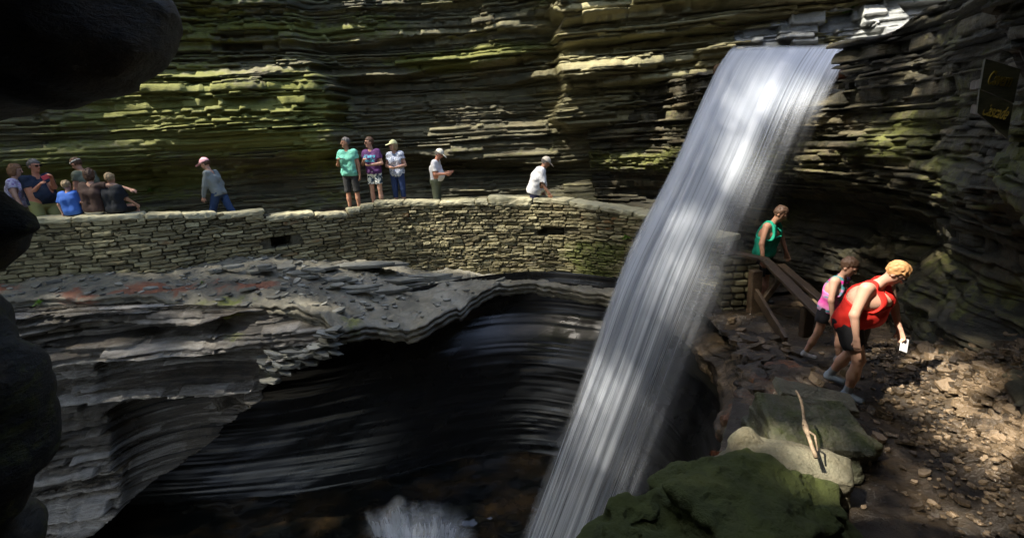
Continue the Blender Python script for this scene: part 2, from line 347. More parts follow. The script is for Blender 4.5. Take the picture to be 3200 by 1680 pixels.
# ------------------------------------------------------------------ shelf, basin, carved buttress
WALLBASE = np.array([(-13.5, 7.4, -.05), (-11, 8.6, -.15), (-9.5, 9.35, -.3), (-7.4, 9.75, -.30), (-5.7, 10.6, -.40), (-4, 11.45, -.78), (-2.65, 11.85, -1.07), (-.8, 11.9, -1.47), (.8, 11.65, -1.58), (2.1, 10.9, -1.62), (3.1, 10.0, -1.65), (3.9, 8.6, -1.6)])
RIM = np.array([(-13.5, 6.3, -.3), (-11.0, 7.7, -.42), (-9.0, 8.35, -.5), (-7.4, 8.75, -.62), (-6.0, 8.8, -.72), (-4.9, 8.7, -.8), (-4.0, 8.55, -.9), (-3.35, 8.35, -1.05), (-2.95, 8.3, -1.28), (-2.6, 8.75, -1.38), (-2.05, 8.85, -1.5), (-1.65, 9.0, -1.52), (-1.25, 9.6, -1.52), (-.9, 10.5, -1.53), (-.35, 11.25, -1.54), (.6, 11.35, -1.58), (1.5, 10.85, -1.63), (2.2, 10.1, -1.66), (2.9, 9.0, -1.68)])
Wc, _, ws = resample(WALLBASE, 0.04)
Rc, _, rs = resample(RIM, 0.04)
nn = 520
tt = np.linspace(0, 1, nn)
# match both curves by x so that rows run towards the viewer
xs = np.linspace(-13.4, 2.9, nn)
def by_x(C_, x):
    o_ = np.argsort(C_[:, 0]); return np.stack([np.interp(x, C_[o_, 0], C_[o_, k]) for k in (1, 2)], 1)
Wy = by_x(Wc, xs); Ry = by_x(Rc, xs)
rows = []; 
for k, f in enumerate(np.linspace(0, 1, 70)):
    x = xs; y = Wy[:, 0]+0.35-(Wy[:, 0]+0.35-Ry[:, 0])*f
    y = y + 0.02*vn(x*6, f*5, 0, 5)
    z = Wy[:, 1]*(1-f)+Ry[:, 1]*f
    b = 0.10*vn(x*0.9, y*1.3, 0, 31) + 0.05*vn(x*2.6, y*4, 0, 32)
    st = np.floor((z*1.0+b)/0.055)*0.055
    z2 = 0.45*z+0.55*st + 0.02*vn(x*7, y*7, 0, 33) + 0.012*vn(x*19, y*19, 0, 34) + 0.5*b
    rows.append(np.stack([x, y, z2], 1))
top = rows[-1].copy(); topz = by_x(Rc, xs)[:, 1]
for dz, dy in ((-.02, -.03), (-.05, -.035), (-.055, .03), (-.10, .02), (-.105, -.02), (-.16, -.03), (-.165, .05), (-.22, .06), (-.225, .02), (-.30, .05), (-.31, .35), (-.34, .9), (-.36, 1.6)):
    r_ = top.copy(); r_[:, 2] += dz+0.01*vn(xs*5, dz*30, 0, 3); r_[:, 1] += dy+0.035*vn(xs*7, dz*40, 0, 35)+0.02*vn(xs*22, dz*70, 0, 36); rows.append(r_)
SV = np.array(rows); X_, Y_, Z_ = SV[..., 0], SV[..., 1], SV[..., 2]
nz = fbm(X_*1.3, Y_*1.3, 0, 71)
rust = 1.7*gau(Y_, 9.15+0.1*(X_+7), .40)*sst(-3.6, -5.5, X_)*(0.5+nz) + 0.35*gau(X_, -3.2, .8)*gau(Y_, 9.6, .6)
moss = 0.25*nz + 0.5*gau(X_, -5.2, .7)*gau(Y_, 8.8, .15) + 0.5*gau(X_, -2.9, .2)*gau(Y_, 8.6, .3)
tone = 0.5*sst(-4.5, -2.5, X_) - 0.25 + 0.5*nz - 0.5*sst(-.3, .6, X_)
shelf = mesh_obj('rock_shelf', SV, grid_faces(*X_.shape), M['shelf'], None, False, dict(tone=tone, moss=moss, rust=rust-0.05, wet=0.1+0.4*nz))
tag(shelf, 'flat bedrock shelf below the stone wall', kind='structure')

def but_dip(x, y, z): return 0
BUT = [(-14, 5.4), (-11.0, 7.0), (-9.0, 7.75), (-7.4, 8.1), (-6.0, 8.2), (-4.9, 8.2), (-3.9, 8.25), (-2.9, 8.3), (-2.0, 8.4)]
def edge_x(z): return np.interp(-z, [0, .9, 1.3, 1.5, 2.0, 2.7, 3.6, 4.2, 4.8, 5.6], [-2.7, -2.75, -2.95, -3.1, -4.05, -4.9, -5.9, -6.95, -8.0, -9.6])
def but_off(x, y, z, s):
    o = 0*x
    wv = 0.07*np.cos((x+4.35)*2.3)*sst(-8.5, -7, x) + .05*vn(x*.5, 1, 0, 2)
    zu = z - wv
    o = o - 0.55*(1-sst(-1.00, -0.94, zu))*sst(-1.30, -1.05, zu)*sst(-9.6, -7.4, x)
    o = o + 0.14*gau(zu, -1.42, 0.09)
    # crescent scoop
    c1 = np.sqrt(np.clip(1-((x+5.75)/1.5)**2, 0, 1))
    zc = -1.66 + 0.16*c1
    o = o - 0.75*c1*(1-sst(zc-.05, zc, z))*sst(-2.3, -1.75, z)
    # big pothole with concentric rings
    c = np.sqrt(np.clip(1-((x+6.0)/1.30)**2, 0, 1))
    zt = -2.62 + 0.28*c
    o = o - 0.95*c*(1-sst(zt-.05, zt, z))*(1-0.40*sst(-2.9, -4.8, z))
    o = o + 0.45*sst(-3.6, -5.2, z)
    inn = np.clip(c*2, 0, 1)*(1-sst(zt-.05, zt, z)) + .8*np.clip(c1*2, 0, 1)*(1-sst(zc-.05, zc, z))*sst(-2.3, -2.1, z) + .6*(1-sst(-1.02, -.94, zu))*sst(-1.42, -1.3, zu)*sst(-8, -7, x)
    zw = z + .05*vn(x*.6, 2.2, 0, 7) + .03*vn(x*1.9, z*1.5, 0, 8)
    lips = np.array([-6.4, -5.6, -5.15, -4.75, -4.42, -4.1, -3.86, -3.6, -3.38, -3.1, -2.88, -2.62, -2.3, -2.08, -1.78, -1.5, -1.28, -1.02, -.7, -.3])
    ii = np.clip(np.searchsorted(lips, zw)-1, 0, len(lips)-2); f_ = (zw-lips[ii])/(lips[ii+1]-lips[ii])
    am = (.17+.12*vn(x*.7+ii*3.3, ii*1.7, 0, 9))*(1-.35*inn)
    o = o + am*((1-f_)**1.6-.45)
    rk = (1.0+0.4*gau(x, -4.2, 1)*gau(z, -1.9, .5) + 0.35*sst(-7, -8, x))*(1-.75*np.clip(inn, 0, 1))
    return o, rk
def but_mask(x, y, z, o, d):
    n = fbm(x*0.8, z*1.6, 7, 62)
    moss = blob(x, z, [(-4.8, -1.3, .5, .12, .5), (-4.5, -2.0, .5, .15, .45), (-9, -.9, .7, .3, .5), (-3.3, -1.2, .3, .2, .4)]) + 0.3*n
    rust = blob(x, z, [(-8.5, -1.4, 1.2, .25, .5), (-7, -2.3, 1.2, .15, .25), (-4.2, -2.2, .8, .2, .35), (-9, -.7, 1.5, .3, .5)]) - 0.2 + 0.25*n
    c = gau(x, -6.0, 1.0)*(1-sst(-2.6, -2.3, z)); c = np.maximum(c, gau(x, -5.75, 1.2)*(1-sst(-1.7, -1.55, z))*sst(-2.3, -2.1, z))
    tone = 0.10+0.55*h1(d['L'], 77, 4)+0.45*d['hl']+0.5*n - 0.45*c + .3*gau(z, -1.4, .2) + 0.35*gau(z, -1.4, .3)*sst(-7, -5.5, x)  # pale ledge band stands in for highlights; scoops toned darker
    return dict(moss=moss*(1-c), rust=rust, wet=0.55+0.7*n+1.0*c, tone=tone)
but = strata('carved_buttress', BUT, 0.03, -6.2, -0.45, 0.02, M['ledge'], but_off, but_mask, seed=4, a_bed=0.08, a_lay=0.095, a_noise=.03, lat=0.09, saw=.03,
             mix=((0.62, 0.016, 0.04), (0.9, 0.04, 0.1), (1.0, 0.1, 0.2)), wob=0.02, blen=(0.6, 2.5))
# fold the mesh back behind the diagonal edge and under the shelf
me = but.data; co = np.empty(len(me.vertices)*3, np.float32); me.vertices.foreach_get('co', co); co = co.reshape(-1, 3)
ex = edge_x(co[:, 2]) + 0.10*vn(co[:, 2]*4, 1.0, 0, 3) + 0.05*vn(co[:, 2]*15, 2.0, 0, 4)
k = co[:, 0] > ex
dd_ = np.minimum(co[k, 0]-ex[k], 1.6); co[k, 1] += dd_*1.9; co[k, 0] = ex[k]-1.7*dd_
lim = np.interp(co[:, 0], xs, topz)-0.10
k = co[:, 2] > lim
co[k, 1] += (co[k, 2]-lim[k])*2.0+0.05; co[k, 2] = lim[k]
me.vertices.foreach_set('co', co.ravel()); me.update()
tag(but, 'water carved layered rock face with scooped niches', kind='structure')

# plunge basin: top and bottom plan curves blended by height
BT = [(-4.9, 9.2), (-4.1, 9.5), (-3.0, 10.2), (-1.6, 11.1), (-.3, 11.6), (0.9, 11.5), (2.2, 10.7), (3.0, 9.6), (3.4, 8.2), (3.2, 6.6), (2.7, 5.2), (1.9, 4.0), (0.7, 3.0), (-1.5, 2.2)]
BB = [(-10.8, 9.7), (-8.4, 9.6), (-5.9, 9.6), (-3.6, 9.9), (-1.5, 10.6), (0.1, 10.7), (1.6, 10.0), (2.4, 8.9), (2.6, 7.6), (2.3, 6.3), (1.7, 5.2), (1, 4.2), (0, 3.2), (-1.8, 2.2)]
m_ = 900
def par(c):
    P, _, s = resample(c, 0.02); q = np.linspace(0, 1, len(c)); 
    # parameterise by control index so both curves pair up
    d = np.r_[0, np.cumsum(np.linalg.norm(np.diff(np.array(c, float), axis=0), axis=1))]
    sc = np.interp(np.linspace(0, 1, m_), q, d/d[-1])*s[-1]
    return np.stack([np.interp(sc, s, P[:, k]) for k in (0, 1)], 1)
Pt, Pb = par(BT), par(BB)
rz, rl, rb, rf = layers(-6.3, -1.45, 55, ((0.6, .03, .07), (1, .07, .17)), 0.025)
f = ((rz+1.45)/(-6.3+1.45))[:, None]
fz = 1-(1-f)**1.4
X_ = Pt[:, 0]*(1-fz)+Pb[:, 0]*fz; Y_ = Pt[:, 1]*(1-fz)+Pb[:, 1]*fz
Tx = np.gradient(X_, axis=1); Ty = np.gradient(Y_, axis=1); ln = np.hypot(Tx, Ty)+1e-9
ss = np.cumsum(ln, axis=1); L_ = np.broadcast_to(rl[:, None], X_.shape); F_ = np.broadcast_to(rf[:, None], X_.shape); Zb = np.broadcast_to(rz[:, None], X_.shape)
off = 0.030*vn(ss*.15, Zb*3.1, 0, 5)+0.016*vn(ss*0.25, Zb*8, 0, 6)+0.008*vn(ss*.5, Zb*19, 0, 7)+.004*vn(ss*.4, Zb*37, 0, 8) + 0.10*fbm(ss*.35, Zb*.7, 0, 8)
off = off - 0.25*gau(Zb, -2.2, .5) + 0.12*gau(Zb, -3.3, .5)
X_ = X_+Ty/ln*off; Y_ = Y_-Tx/ln*off
Zb = Zb+0.03*vn(ss*.6, Zb*.3, 0, 9)
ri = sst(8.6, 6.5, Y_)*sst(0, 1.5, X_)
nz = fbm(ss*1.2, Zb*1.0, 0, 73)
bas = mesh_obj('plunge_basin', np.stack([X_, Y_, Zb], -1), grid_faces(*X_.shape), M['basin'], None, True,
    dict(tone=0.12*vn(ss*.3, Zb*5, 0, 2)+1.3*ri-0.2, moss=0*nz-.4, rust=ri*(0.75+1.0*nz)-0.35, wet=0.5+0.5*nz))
tag(bas, 'dark water worn bowl under the rock shelf', kind='structure')
# roof of the bowl and right rim: rock between the shelf edge, railing and mossy blocks
def loft(name, curves, n, rowsper, mat, nfun=None, attrs=None, smooth=False, kind='structure', label=None):
    """sheet through a list of 3d curves (each list of points)"""
    C_ = []
    for c in curves:
        P, _, s = resample(c, 0.03); q = np.linspace(0, s[-1], n); C_.append(np.stack([np.interp(q, s, P[:, k]) for k in range(3)], 1))
    out = []
    for a, b in zip(C_[:-1], C_[1:]):
        for f in np.linspace(0, 1, rowsper, endpoint=False): out.append(a*(1-f)+b*f)
    out.append(C_[-1]); G = np.array(out)
    if nfun: G = nfun(G)
    z = np.zeros(G.shape[:2])
    at = dict(tone=z, moss=z, rust=z, wet=z)
    if attrs: at.update({k: np.broadcast_to(v, z.shape) for k, v in attrs(G).items()})
    o = mesh_obj(name, G, grid_faces(*z.shape), mat, None, smooth, at)
    return tag(o, label, kind=kind)
# walkway behind the wall
def pz(x, y): return np.interp(x, [-13, -9, -6.6, -5.0, -3.7, -2.6, -1.6, 1, 3, 4.7], [.0, .03, .03, .12, .2, .16, .0, -.38, -.95, -1.33])
def walk_n(G):
    x, y, z = G[..., 0], G[..., 1], G[..., 2]
    b = 0.05*vn(x*1.1, y*2, 0, 41)+0.02*vn(x*5, y*7, 0, 42)
    G[..., 2] = z + 0.6*b + 0.4*np.floor(b/0.03)*0.03 + 0.01*vn(x*14, y*14, 0, 43); return G
WALK_F = [(-13.4, 7.6), (-11, 8.75), (-9.5, 9.5), (-7.4, 9.95), (-5.7, 10.85), (-4, 11.7), (-2.65, 12.15), (-.8, 12.25), (.9, 11.9), (2.3, 11.1), (3.3, 10.0), (3.95, 8.6)]
WALK_B = [(-14.5, 11.5), (-11.5, 12.8), (-9.5, 13.2), (-7.4, 13.8), (-5.7, 14.2), (-4, 14.9), (-2.65, 15.3), (-.8, 15.4), (.9, 15.0), (2.8, 13.8), (4.9, 11.6), (5.8, 9.0)]
walk = loft('walkway', [[(x, y, float(pz(x, y))) for x, y in WALK_F], [(x, y, float(pz(min(x, 4.7), y))) for x, y in WALK_B]], 420, 60, M['path'], walk_n,
    lambda G: dict(tone=0.1+0.5*fbm(G[..., 0], G[..., 1]*2, 0, 81), wet=0.3+0*G[..., 0]), label='stone walkway along the foot of the cliff')

# trail on the right, running from behind the fall to the viewer
def trz(x, y): return np.interp(y, [0.5, 1.6, 2.7, 4.2, 4.7, 6, 8.5, 9.5], [-.75, -.85, -.92, -.98, -1.0, -1.12, -1.3, -1.33])
TL = [(3.2, 9.4), (3.15, 8.4), (3.1, 7.2), (2.9, 6.2), (2.5, 5.3), (1.9, 4.2), (1.2, 3.0), (0.6, 1.9), (0.4, 0.4)]
TR = [(6.3, 9.8), (6.4, 8.6), (6.3, 7.2), (6.0, 6.1), (5.7, 5.2), (5.4, 4.3), (4.9, 3.2), (4.3, 2.0), (3.8, 0.4)]
def trail_n(G):
    x, y, z = G[..., 0], G[..., 1], G[..., 2]
    xr = np.interp(y, [0.4, 2, 3.2, 4.3, 5.2, 6.1, 7.2, 9.8], [2.9, 3.3, 3.9, 4.35, 4.75, 5.1, 5.3, 5.2])
    tal = np.clip((x-(xr-0.70))/1.2, 0, 1)**1.4*0.75*sst(6.4, 5.0, y)
    b = 0.07*vn(x*1.3, y*1.5, 0, 44)+0.03*vn(x*3.7, y*3.1, 0, 45)
    pools = 0.06*gau(x, 2.55, .35)*gau(y, 3.7, .6)
    left = -0.35*sst(3.0, 2.2, x)*sst(4.6, 5.6, y)
    G[..., 2] = z + tal + 0.6*b + 0.3*np.floor(b/0.035)*0.035 + 0.012*vn(x*11, y*11, 0, 46) - pools + left; return G
def trail_a(G):
    x, y = G[..., 0], G[..., 1]; n = fbm(x*1.5, y*1.5, 0, 82)
    return dict(tone=-0.30+0.9*sst(0.75, 0.1, np.interp(y, [0.4, 2, 3.2, 4.3, 5.2, 6.1, 7.2, 9.8], [2.9, 3.3, 3.9, 4.35, 4.75, 5.1, 5.3, 5.2])-x)+0.6*n-0.2*gau(x, 3.2, .5)*sst(4.5, 5.5, y), rust=0.3*gau(x, 3.3, .8)*gau(y, 5.6, .9)+0.25*n-0.1, moss=0.15*n+0.25*gau(x, 3.2, .7)*gau(y, 5.4, .5)-.1, wet=0.55+0.6*fbm(x*.8, y*.8, 3, 83)+.7*gau(x, 2.75, .3)*gau(y, 3.5, .8))  # tone lightened towards the talus, standing in for sunlight there
trail = loft('trail', [[(x, y, float(trz(x, y))) for x, y in TL], [(x, y, float(trz(x, y))) for x, y in TR]], 420, 170, M['path'], trail_n, trail_a, label='wet rocky trail under the overhanging cliff')
# the outer side of the trail dropping into the bowl
def side_n(G):
    x, y, z = G[..., 0], G[..., 1], G[..., 2]
    lay = np.floor(z/0.07); G[..., 0] = x + 0.07*h1(lay, 3, 9) + 0.10*vn(y*2, z*3, 0, 47) + 0.03*vn(y*9, z*9, 0, 48)
    G[..., 2] = z + 0.02*vn(y*6, z*6, x*3, 49); return G
side = loft('trail_bank', [[(x+0.25, y, float(trz(x, y))+0.02-(.35 if y > 5 else 0)) for x, y in TL], [(x-0.1, y, -1.75) for x, y in TL], [(x-.05, y, -2.2) for x, y in TL], [(x+0.5, y, -2.4) for x, y in TL]], 400, 26, M['path'], side_n,
    lambda G: dict(tone=0.1+0.6*fbm(G[..., 1]*2, G[..., 2]*5, 0, 84), wet=0.9+0*G[..., 0], rust=0.25+0.5*fbm(G[..., 1]*1.5, G[..., 2]*2, 0, 85), moss=0*G[..., 0]-.2), label='wet rusty rock bank dropping into the bowl')
side.name = 'trail_bank'
# pool
n = 160
gx, gy = np.meshgrid(np.linspace(-10, 3.2, n), np.linspace(1.5, 11.8, n))
gz = -5.55 + 0.02*vn(gx*3, gy*3, 0, 51) + 0.012*vn(gx*8, gy*8, 0, 52) + 0.12*gau(np.hypot((gx+1.6)/1.6, (gy-8.6)/1.0), 0, 1)*(1+vn(gx*6, gy*6, 0, 53))*.5
mw, t, p = new_mat('pool_water')
c = coords(t); nzz = noise(t, c, 1.3, 5); foam = None
p.inputs['Base Color'].default_value = (0.012, 0.014, 0.01, 1); p.inputs['Roughness'].default_value = 0.12
tcol = mixc(t, ramp(t, [(0.45, (0, 0, 0)), (0.7, (1, 1, 1))], nzz), (0.006, 0.007, 0.006), (0.045, 0.028, 0.012))
t.links.new(tcol, p.inputs['Base Color'])
b_ = t.nodes.new('ShaderNodeBump'); b_.inputs['Strength'].default_value = 0.25; t.links.new(noise(t, c, 7, 4), b_.inputs['Height']); t.links.new(b_.outputs[0], p.inputs['Normal'])
M['water'] = mw
pool = mesh_obj('pool_water', np.stack([gx, gy, gz], -1), grid_faces(n, n), mw, None, True); tag(pool, 'dark plunge pool under the waterfall', kind='structure')
# ------------------------------------------------------------------ bodies from distance fields
class Field:
    """signed distance on a grid, smooth unions of simple bodies, meshed with openvdb"""
    def __init__(s, lo, hi, h):
        s.lo = np.array(lo, float); s.h = h; s.n = np.ceil((np.array(hi)-s.lo)/h).astype(int)+1
        s.D = np.full(s.n, 9.0, np.float32)
        s.ax = [s.lo[i]+h*np.arange(s.n[i]) for i in range(3)]
    def sub(s, lo, hi):
        a = np.clip(np.floor((np.array(lo)-s.lo)/s.h).astype(int), 0, s.n); b = np.clip(np.ceil((np.array(hi)-s.lo)/s.h).astype(int)+1, 0, s.n)
        sl = tuple(slice(a[i], b[i]) for i in range(3))
        g = np.meshgrid(*[s.ax[i][sl[i]] for i in range(3)], indexing='ij')
        return sl, g
    def join(s, sl, d, k):
        D = s.D[sl]
        if k > 0:
            hh = np.clip(0.5+0.5*(D-d)/k, 0, 1); s.D[sl] = D*(1-hh)+d*hh-k*hh*(1-hh)
        else: s.D[sl] = np.minimum(D, d)
    def cone(s, a, b, ra, rb, k=0.03, flat=None):
        a, b = np.array(a, float), np.array(b, float); m = max(ra, rb)+k+0.03
        sl, g = s.sub(np.minimum(a, b)-m, np.maximum(a, b)+m)
        if min(g[0].shape) == 0: return
        ba = b-a; L = ba@ba+1e-12
        p = [g[i]-a[i] for i in range(3)]
        t = np.clip((p[0]*ba[0]+p[1]*ba[1]+p[2]*ba[2])/L, 0, 1)
        q = [p[i]-t*ba[i] for i in range(3)]
        if flat is not None:   # (axis unit, factor): thin the section along an axis
            ax, fc = flat; dd = q[0]*ax[0]+q[1]*ax[1]+q[2]*ax[2]; e = (1/fc-1)*dd
            q = [q[i]+e*ax[i] for i in range(3)]
        s.join(sl, np.sqrt(q[0]**2+q[1]**2+q[2]**2)-(ra+(rb-ra)*t), k)
    def ell(s, c, r, R=None, k=0.03):
        c, r = np.array(c, float), np.array(r, float); m = r.max()+k+0.03
        sl, g = s.sub(c-m, c+m)
        if min(g[0].shape) == 0: return
        p = np.stack([g[i]-c[i] for i in range(3)], -1)
        if R is not None: p = p@np.array(R)
        q = p/r; l = np.sqrt((q**2).sum(-1)); l2 = np.sqrt(((p/(r*r))**2).sum(-1))+1e-9
        s.join(sl, l*(l-1)/l2, k)
    def box(s, c, hsz, R=None, rr=0.05, k=0.03):
        c, hsz = np.array(c, float), np.array(hsz, float); m = np.linalg.norm(hsz)+rr+k
        sl, g = s.sub(c-m, c+m)
        if min(g[0].shape) == 0: return
        p = np.stack([g[i]-c[i] for i in range(3)], -1)
        if R is not None: p = p@np.array(R)
        q = np.abs(p)-(hsz-rr); d = np.sqrt((np.maximum(q, 0)**2).sum(-1))+np.minimum(q.max(-1), 0)-rr
        s.join(sl, d, k)
    def grid(s): return np.meshgrid(*s.ax, indexing='ij')
    def cut(s, d): s.D = np.maximum(s.D, d)
    def mesh(s, name, mat, parent=None, smooth=True, attrf=None, iso=0.0):
        D = s.D.copy(); D[0] = D[-1] = 1; D[:, 0] = D[:, -1] = 1; D[:, :, 0] = D[:, :, -1] = 1
        g = vdb.FloatGrid(background=3.0*s.h); g.copyFromArray(np.clip(D, -3*s.h, 3*s.h).astype(np.float32))
        P, Q = g.convertToQuads(isovalue=iso)
        if len(P) == 0: return None
        V = np.array(P)*s.h+s.lo; Q = np.array(Q)[:, ::-1]
        at = attrf(V) if attrf else None
        return mesh_obj(name, V, Q.astype(np.int32), mat, parent, smooth, at)
def rotz(a): c, s_ = math.cos(a), math.sin(a); return np.array([[c, -s_, 0], [s_, c, 0], [0, 0, 1.]])
def rotx(a): c, s_ = math.cos(a), math.sin(a); return np.array([[1., 0, 0], [0, c, -s_], [0, s_, c]])
def roty(a): c, s_ = math.cos(a), math.sin(a); return np.array([[c, 0, s_], [0, 1., 0], [-s_, 0, c]])

# ------------------------------------------------------------------ cavern rock round the viewer
def blobs_px(Fd, lst, k=0.15):
    for u, v, r, y in lst:
        Fd.ell(atY(u, v, y), [r*y/FPX, r*y/FPX*1.5, r*y/FPX], None, k)
def rough(Fd, amp, sc, seed, amp2=0.0, sc2=6):
    g = Fd.grid(); Fd.D = (Fd.D + amp*fbm(g[0]*sc, g[1]*sc, g[2]*sc*1.3, seed, 3)*2 + (amp2*vn(g[0]*sc2, g[1]*sc2, g[2]*sc2, seed+9) if amp2 else 0)).astype(np.float32)
def ledgy(Fd, amp, h, seed):
    g = Fd.grid(); zz = g[2]+.10*g[0]+.05*vn(g[0]*1.2, g[1]*1.2, 0, seed); Fd.D = (Fd.D+amp*h1(np.floor(zz/h), 3, seed)+amp*.7*vn(g[0]*3, g[1]*3, np.floor(zz/h)*1.7, seed)+.006*vn(g[0]*18, g[1]*18, g[2]*18, seed)).astype(np.float32)
def zero_at(V, **k): return {q: np.full(len(V), float(k.get(q, 0))) for q in ('tone', 'moss', 'rust', 'wet')}
Fd = Field((-4.6, 1.5, 0.6), (-0.8, 4.4, 4.6), 0.03)
blobs_px(Fd, [(205, 20, 225, 2.7), (120, 205, 112, 2.7), (245, 170, 98, 2.7), (-60, 160, 160, 2.7), (335, 35, 112, 2.8), (-10, -270, 340, 2.8), (-400, -100, 430, 2.7)], 0.05)
rough(Fd, 0.045, 1.3, 5, 0.014, 6); ledgy(Fd, .018, .16, 3)
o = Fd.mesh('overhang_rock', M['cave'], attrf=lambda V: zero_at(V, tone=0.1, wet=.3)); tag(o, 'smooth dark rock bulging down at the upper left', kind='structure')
Fd = Field((-4.4, 1.5, -2.6), (-1.6, 3.6, 1.9), 0.025)
blobs_px(Fd, [(-20, 700, 68, 2.6), (35, 698, 50, 2.6), (78, 702, 28, 2.6), (-160, 720, 150, 2.6)], 0.02)
blobs_px(Fd, [(-30, 1175, 118, 2.6), (-10, 1225, 95, 2.6), (6, 1425, 122, 2.6), (-30, 1330, 130, 2.6), (-50, 1560, 118, 2.6), (-120, 1750, 190, 2.6), (-230, 1050, 170, 2.6)], 0.16)
rough(Fd, 0.02, 2.0, 6, 0.006, 7); ledgy(Fd, .013, .13, 4)
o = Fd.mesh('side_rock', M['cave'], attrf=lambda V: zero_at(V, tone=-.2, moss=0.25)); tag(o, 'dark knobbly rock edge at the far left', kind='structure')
Fd = Field((-7.5, -6.5, -2.5), (7.8, 5.4, 6.5), 0.12)
Fd.box((0, -2.6, 4.2), (7, 3.1, 1.7), None, .5, .4); Fd.box((1.6, -.5, 3.75), (4.4, 2.0, 1.0), None, .4, .3); Fd.box((0, -5.2, 1), (7, .8, 4), None, .5, .4)
Fd.box((-5.4, -1.8, 1.4), (1.8, 3.0, 3.6), None, .6, .4); Fd.box((5.2, -2.4, 1.4), (1.9, 3.0, 3.6), None, .6, .4)
Fd.ell((4.6, 2.4, 4.15), (2.9, 3.0, 1.25), None, .4); Fd.box((0, -3, -1.7), (7, 3.2, .7), None, .3, .2)  # roof bulk extended out of view to cut skylight on the trail
rough(Fd, 0.12, 0.6, 8)
o = Fd.mesh('cavern_shade_rock', M['cave'], attrf=lambda V: zero_at(V)); tag(o, 'unseen rock of the cavern mouth, shaped to keep skylight off the foreground', kind='structure')
# upper gorge walls, added to narrow the sky so light falls top-down
rim = [(-18, -3.5), (-18.5, 4), (-18, 12), (-14, 16.0), (-6, 16.8), (2, 16.8), (9, 16), (14, 13), (14, 6), (11, 1), (6.5, -3.0)]
Pq, Nq, sq_ = resample(rim, .4); zq = np.arange(-3, 13.5, .3); Sg, Zg = np.meshgrid(sq_, zq)
o_ = 1.0*vn(Sg*.3, Zg*.5, 0, 3)+.35*h1(np.floor(Zg/.6), 2, 3)+.3*vn(Sg, Zg*2, 0, 4); o_ = o_-np.where((Pq[:, 0] > 8)[None] & (Zg < 2.4), 0, 0)
Vq = np.stack([Pq[:, 0][None]+Nq[:, 0][None]*o_, Pq[:, 1][None]+Nq[:, 1][None]*o_, Zg], -1)
tag(mesh_obj('gorge_rim_screen', Vq, grid_faces(*Sg.shape), M['near'], None, False, {k_: np.zeros(Sg.shape)+(.2 if k_ == 'moss' else 0) for k_ in ('tone', 'moss', 'rust', 'wet')}), 'high upper walls of the gorge, added to narrow the skylight', kind='structure')
Pq, Nq, sq_ = resample([(8.5, -1.6), (3, -1.2), (-3, -1.2), (-18, -3.0)], .4); zq = np.arange(5.0, 9.0, .3); Sg, Zg = np.meshgrid(sq_, zq); o_ = .6*vn(Sg*.3, Zg*.5, 0, 13)+.3*h1(np.floor(Zg/.6), 2, 33)
Vq = np.stack([Pq[:, 0][None]+Nq[:, 0][None]*o_, Pq[:, 1][None]+Nq[:, 1][None]*o_, Zg], -1)
tag(mesh_obj('gorge_rim_screen', Vq, grid_faces(*Sg.shape), M['near'], None, False, {k_: np.zeros(Sg.shape)+(.2 if k_ == 'moss' else 0) for k_ in ('tone', 'moss', 'rust', 'wet')}), 'rock wall over the cavern mouth, added to hold back low skylight', kind='structure')  # rear wall out of view, height set for skylight on the far cliff

# ------------------------------------------------------------------ mossy rocks edging the trail
def rock_thing(name, label, prims, lo, hi, h, amp, mat, mask, group='blocks edging the trail', k=0.08, lay=0.0):
    Fd = Field(lo, hi, h)
    for kind, a in prims:
        if kind == 'e': Fd.ell(a[0], a[1], rotz(a[2]), k)
        else: Fd.box(a[0], a[1], rotz(a[2])@rotx(a[3] if len(a) > 3 else 0)@roty(a[4] if len(a) > 4 else 0), a[5] if len(a) > 5 else .04, k)
    g = Fd.grid(); n = fbm(g[0]*2.2, g[1]*2.2, g[2]*2.8, 11, 4)*2*amp + 0.40*amp*vn(g[0]*12, g[1]*12, g[2]*18, 12) + 0.22*amp*vn(g[0]*33, g[1]*33, g[2]*33, 13)
    if lay: n = n + lay*h1(np.floor((g[2]+0.05*g[0]+0.04*vn(g[0]*2, g[1]*2, 0, 3))/0.05), 3, 9)
    Fd.D = (Fd.D+n).astype(np.float32)
    o = Fd.mesh(name, mat, attrf=mask); tag(o, label, 'boulder', group); return o
def mossmask(a, b=0.0, tone=0.0):
    def f(V): n = fbm(V[:, 0]*2, V[:, 1]*2, V[:, 2]*2, 15); return dict(moss=a+b*V[:, 2]+0.6*n, tone=tone+0.5*n, rust=0*n-.3, wet=0.1+0*n)
    return f
rock_thing('mossy_boulder', 'rounded dark boulder covered in green moss, lowest and nearest along the trail edge',
    [('b', ((1.42, 2.80, -.98), (.46, .34, .42), .42, .12, .08, .05)), ('b', ((1.62, 2.62, -1.14), (.40, .30, .40), .2, .25, .15, .05)), ('b', ((1.40, 3.10, -.93), (.32, .15, .36), .40, .1, .10, .04)), ('b', ((1.00, 2.80, -1.04), (.36, .30, .40), .30, .1, -.14, .06)), ('e', ((.58, 2.66, -1.04), (.32, .30, .37), .2)), ('e', ((.80, 2.98, -.94), (.16, .15, .27), .5)), ('b', ((1.10, 3.10, -.92), (.20, .15, .29), .4, 0, -.1, .05)), ('b', ((1.80, 3.02, -.97), (.34, .16, .32), -.30, .15, .12, .05)), ('b', ((1.72, 2.85, -1.2), (.42, .3, .4), -.1, .2, .1, .06)), ('b', ((1.2, 2.3, -1.6), (.95, .7, .65), .4))],
    (-.1, 1.2, -2.4), (2.5, 4.0, -.3), 0.014, 0.05, M['boulder'], mossmask(1.0), k=.035, lay=0.014)
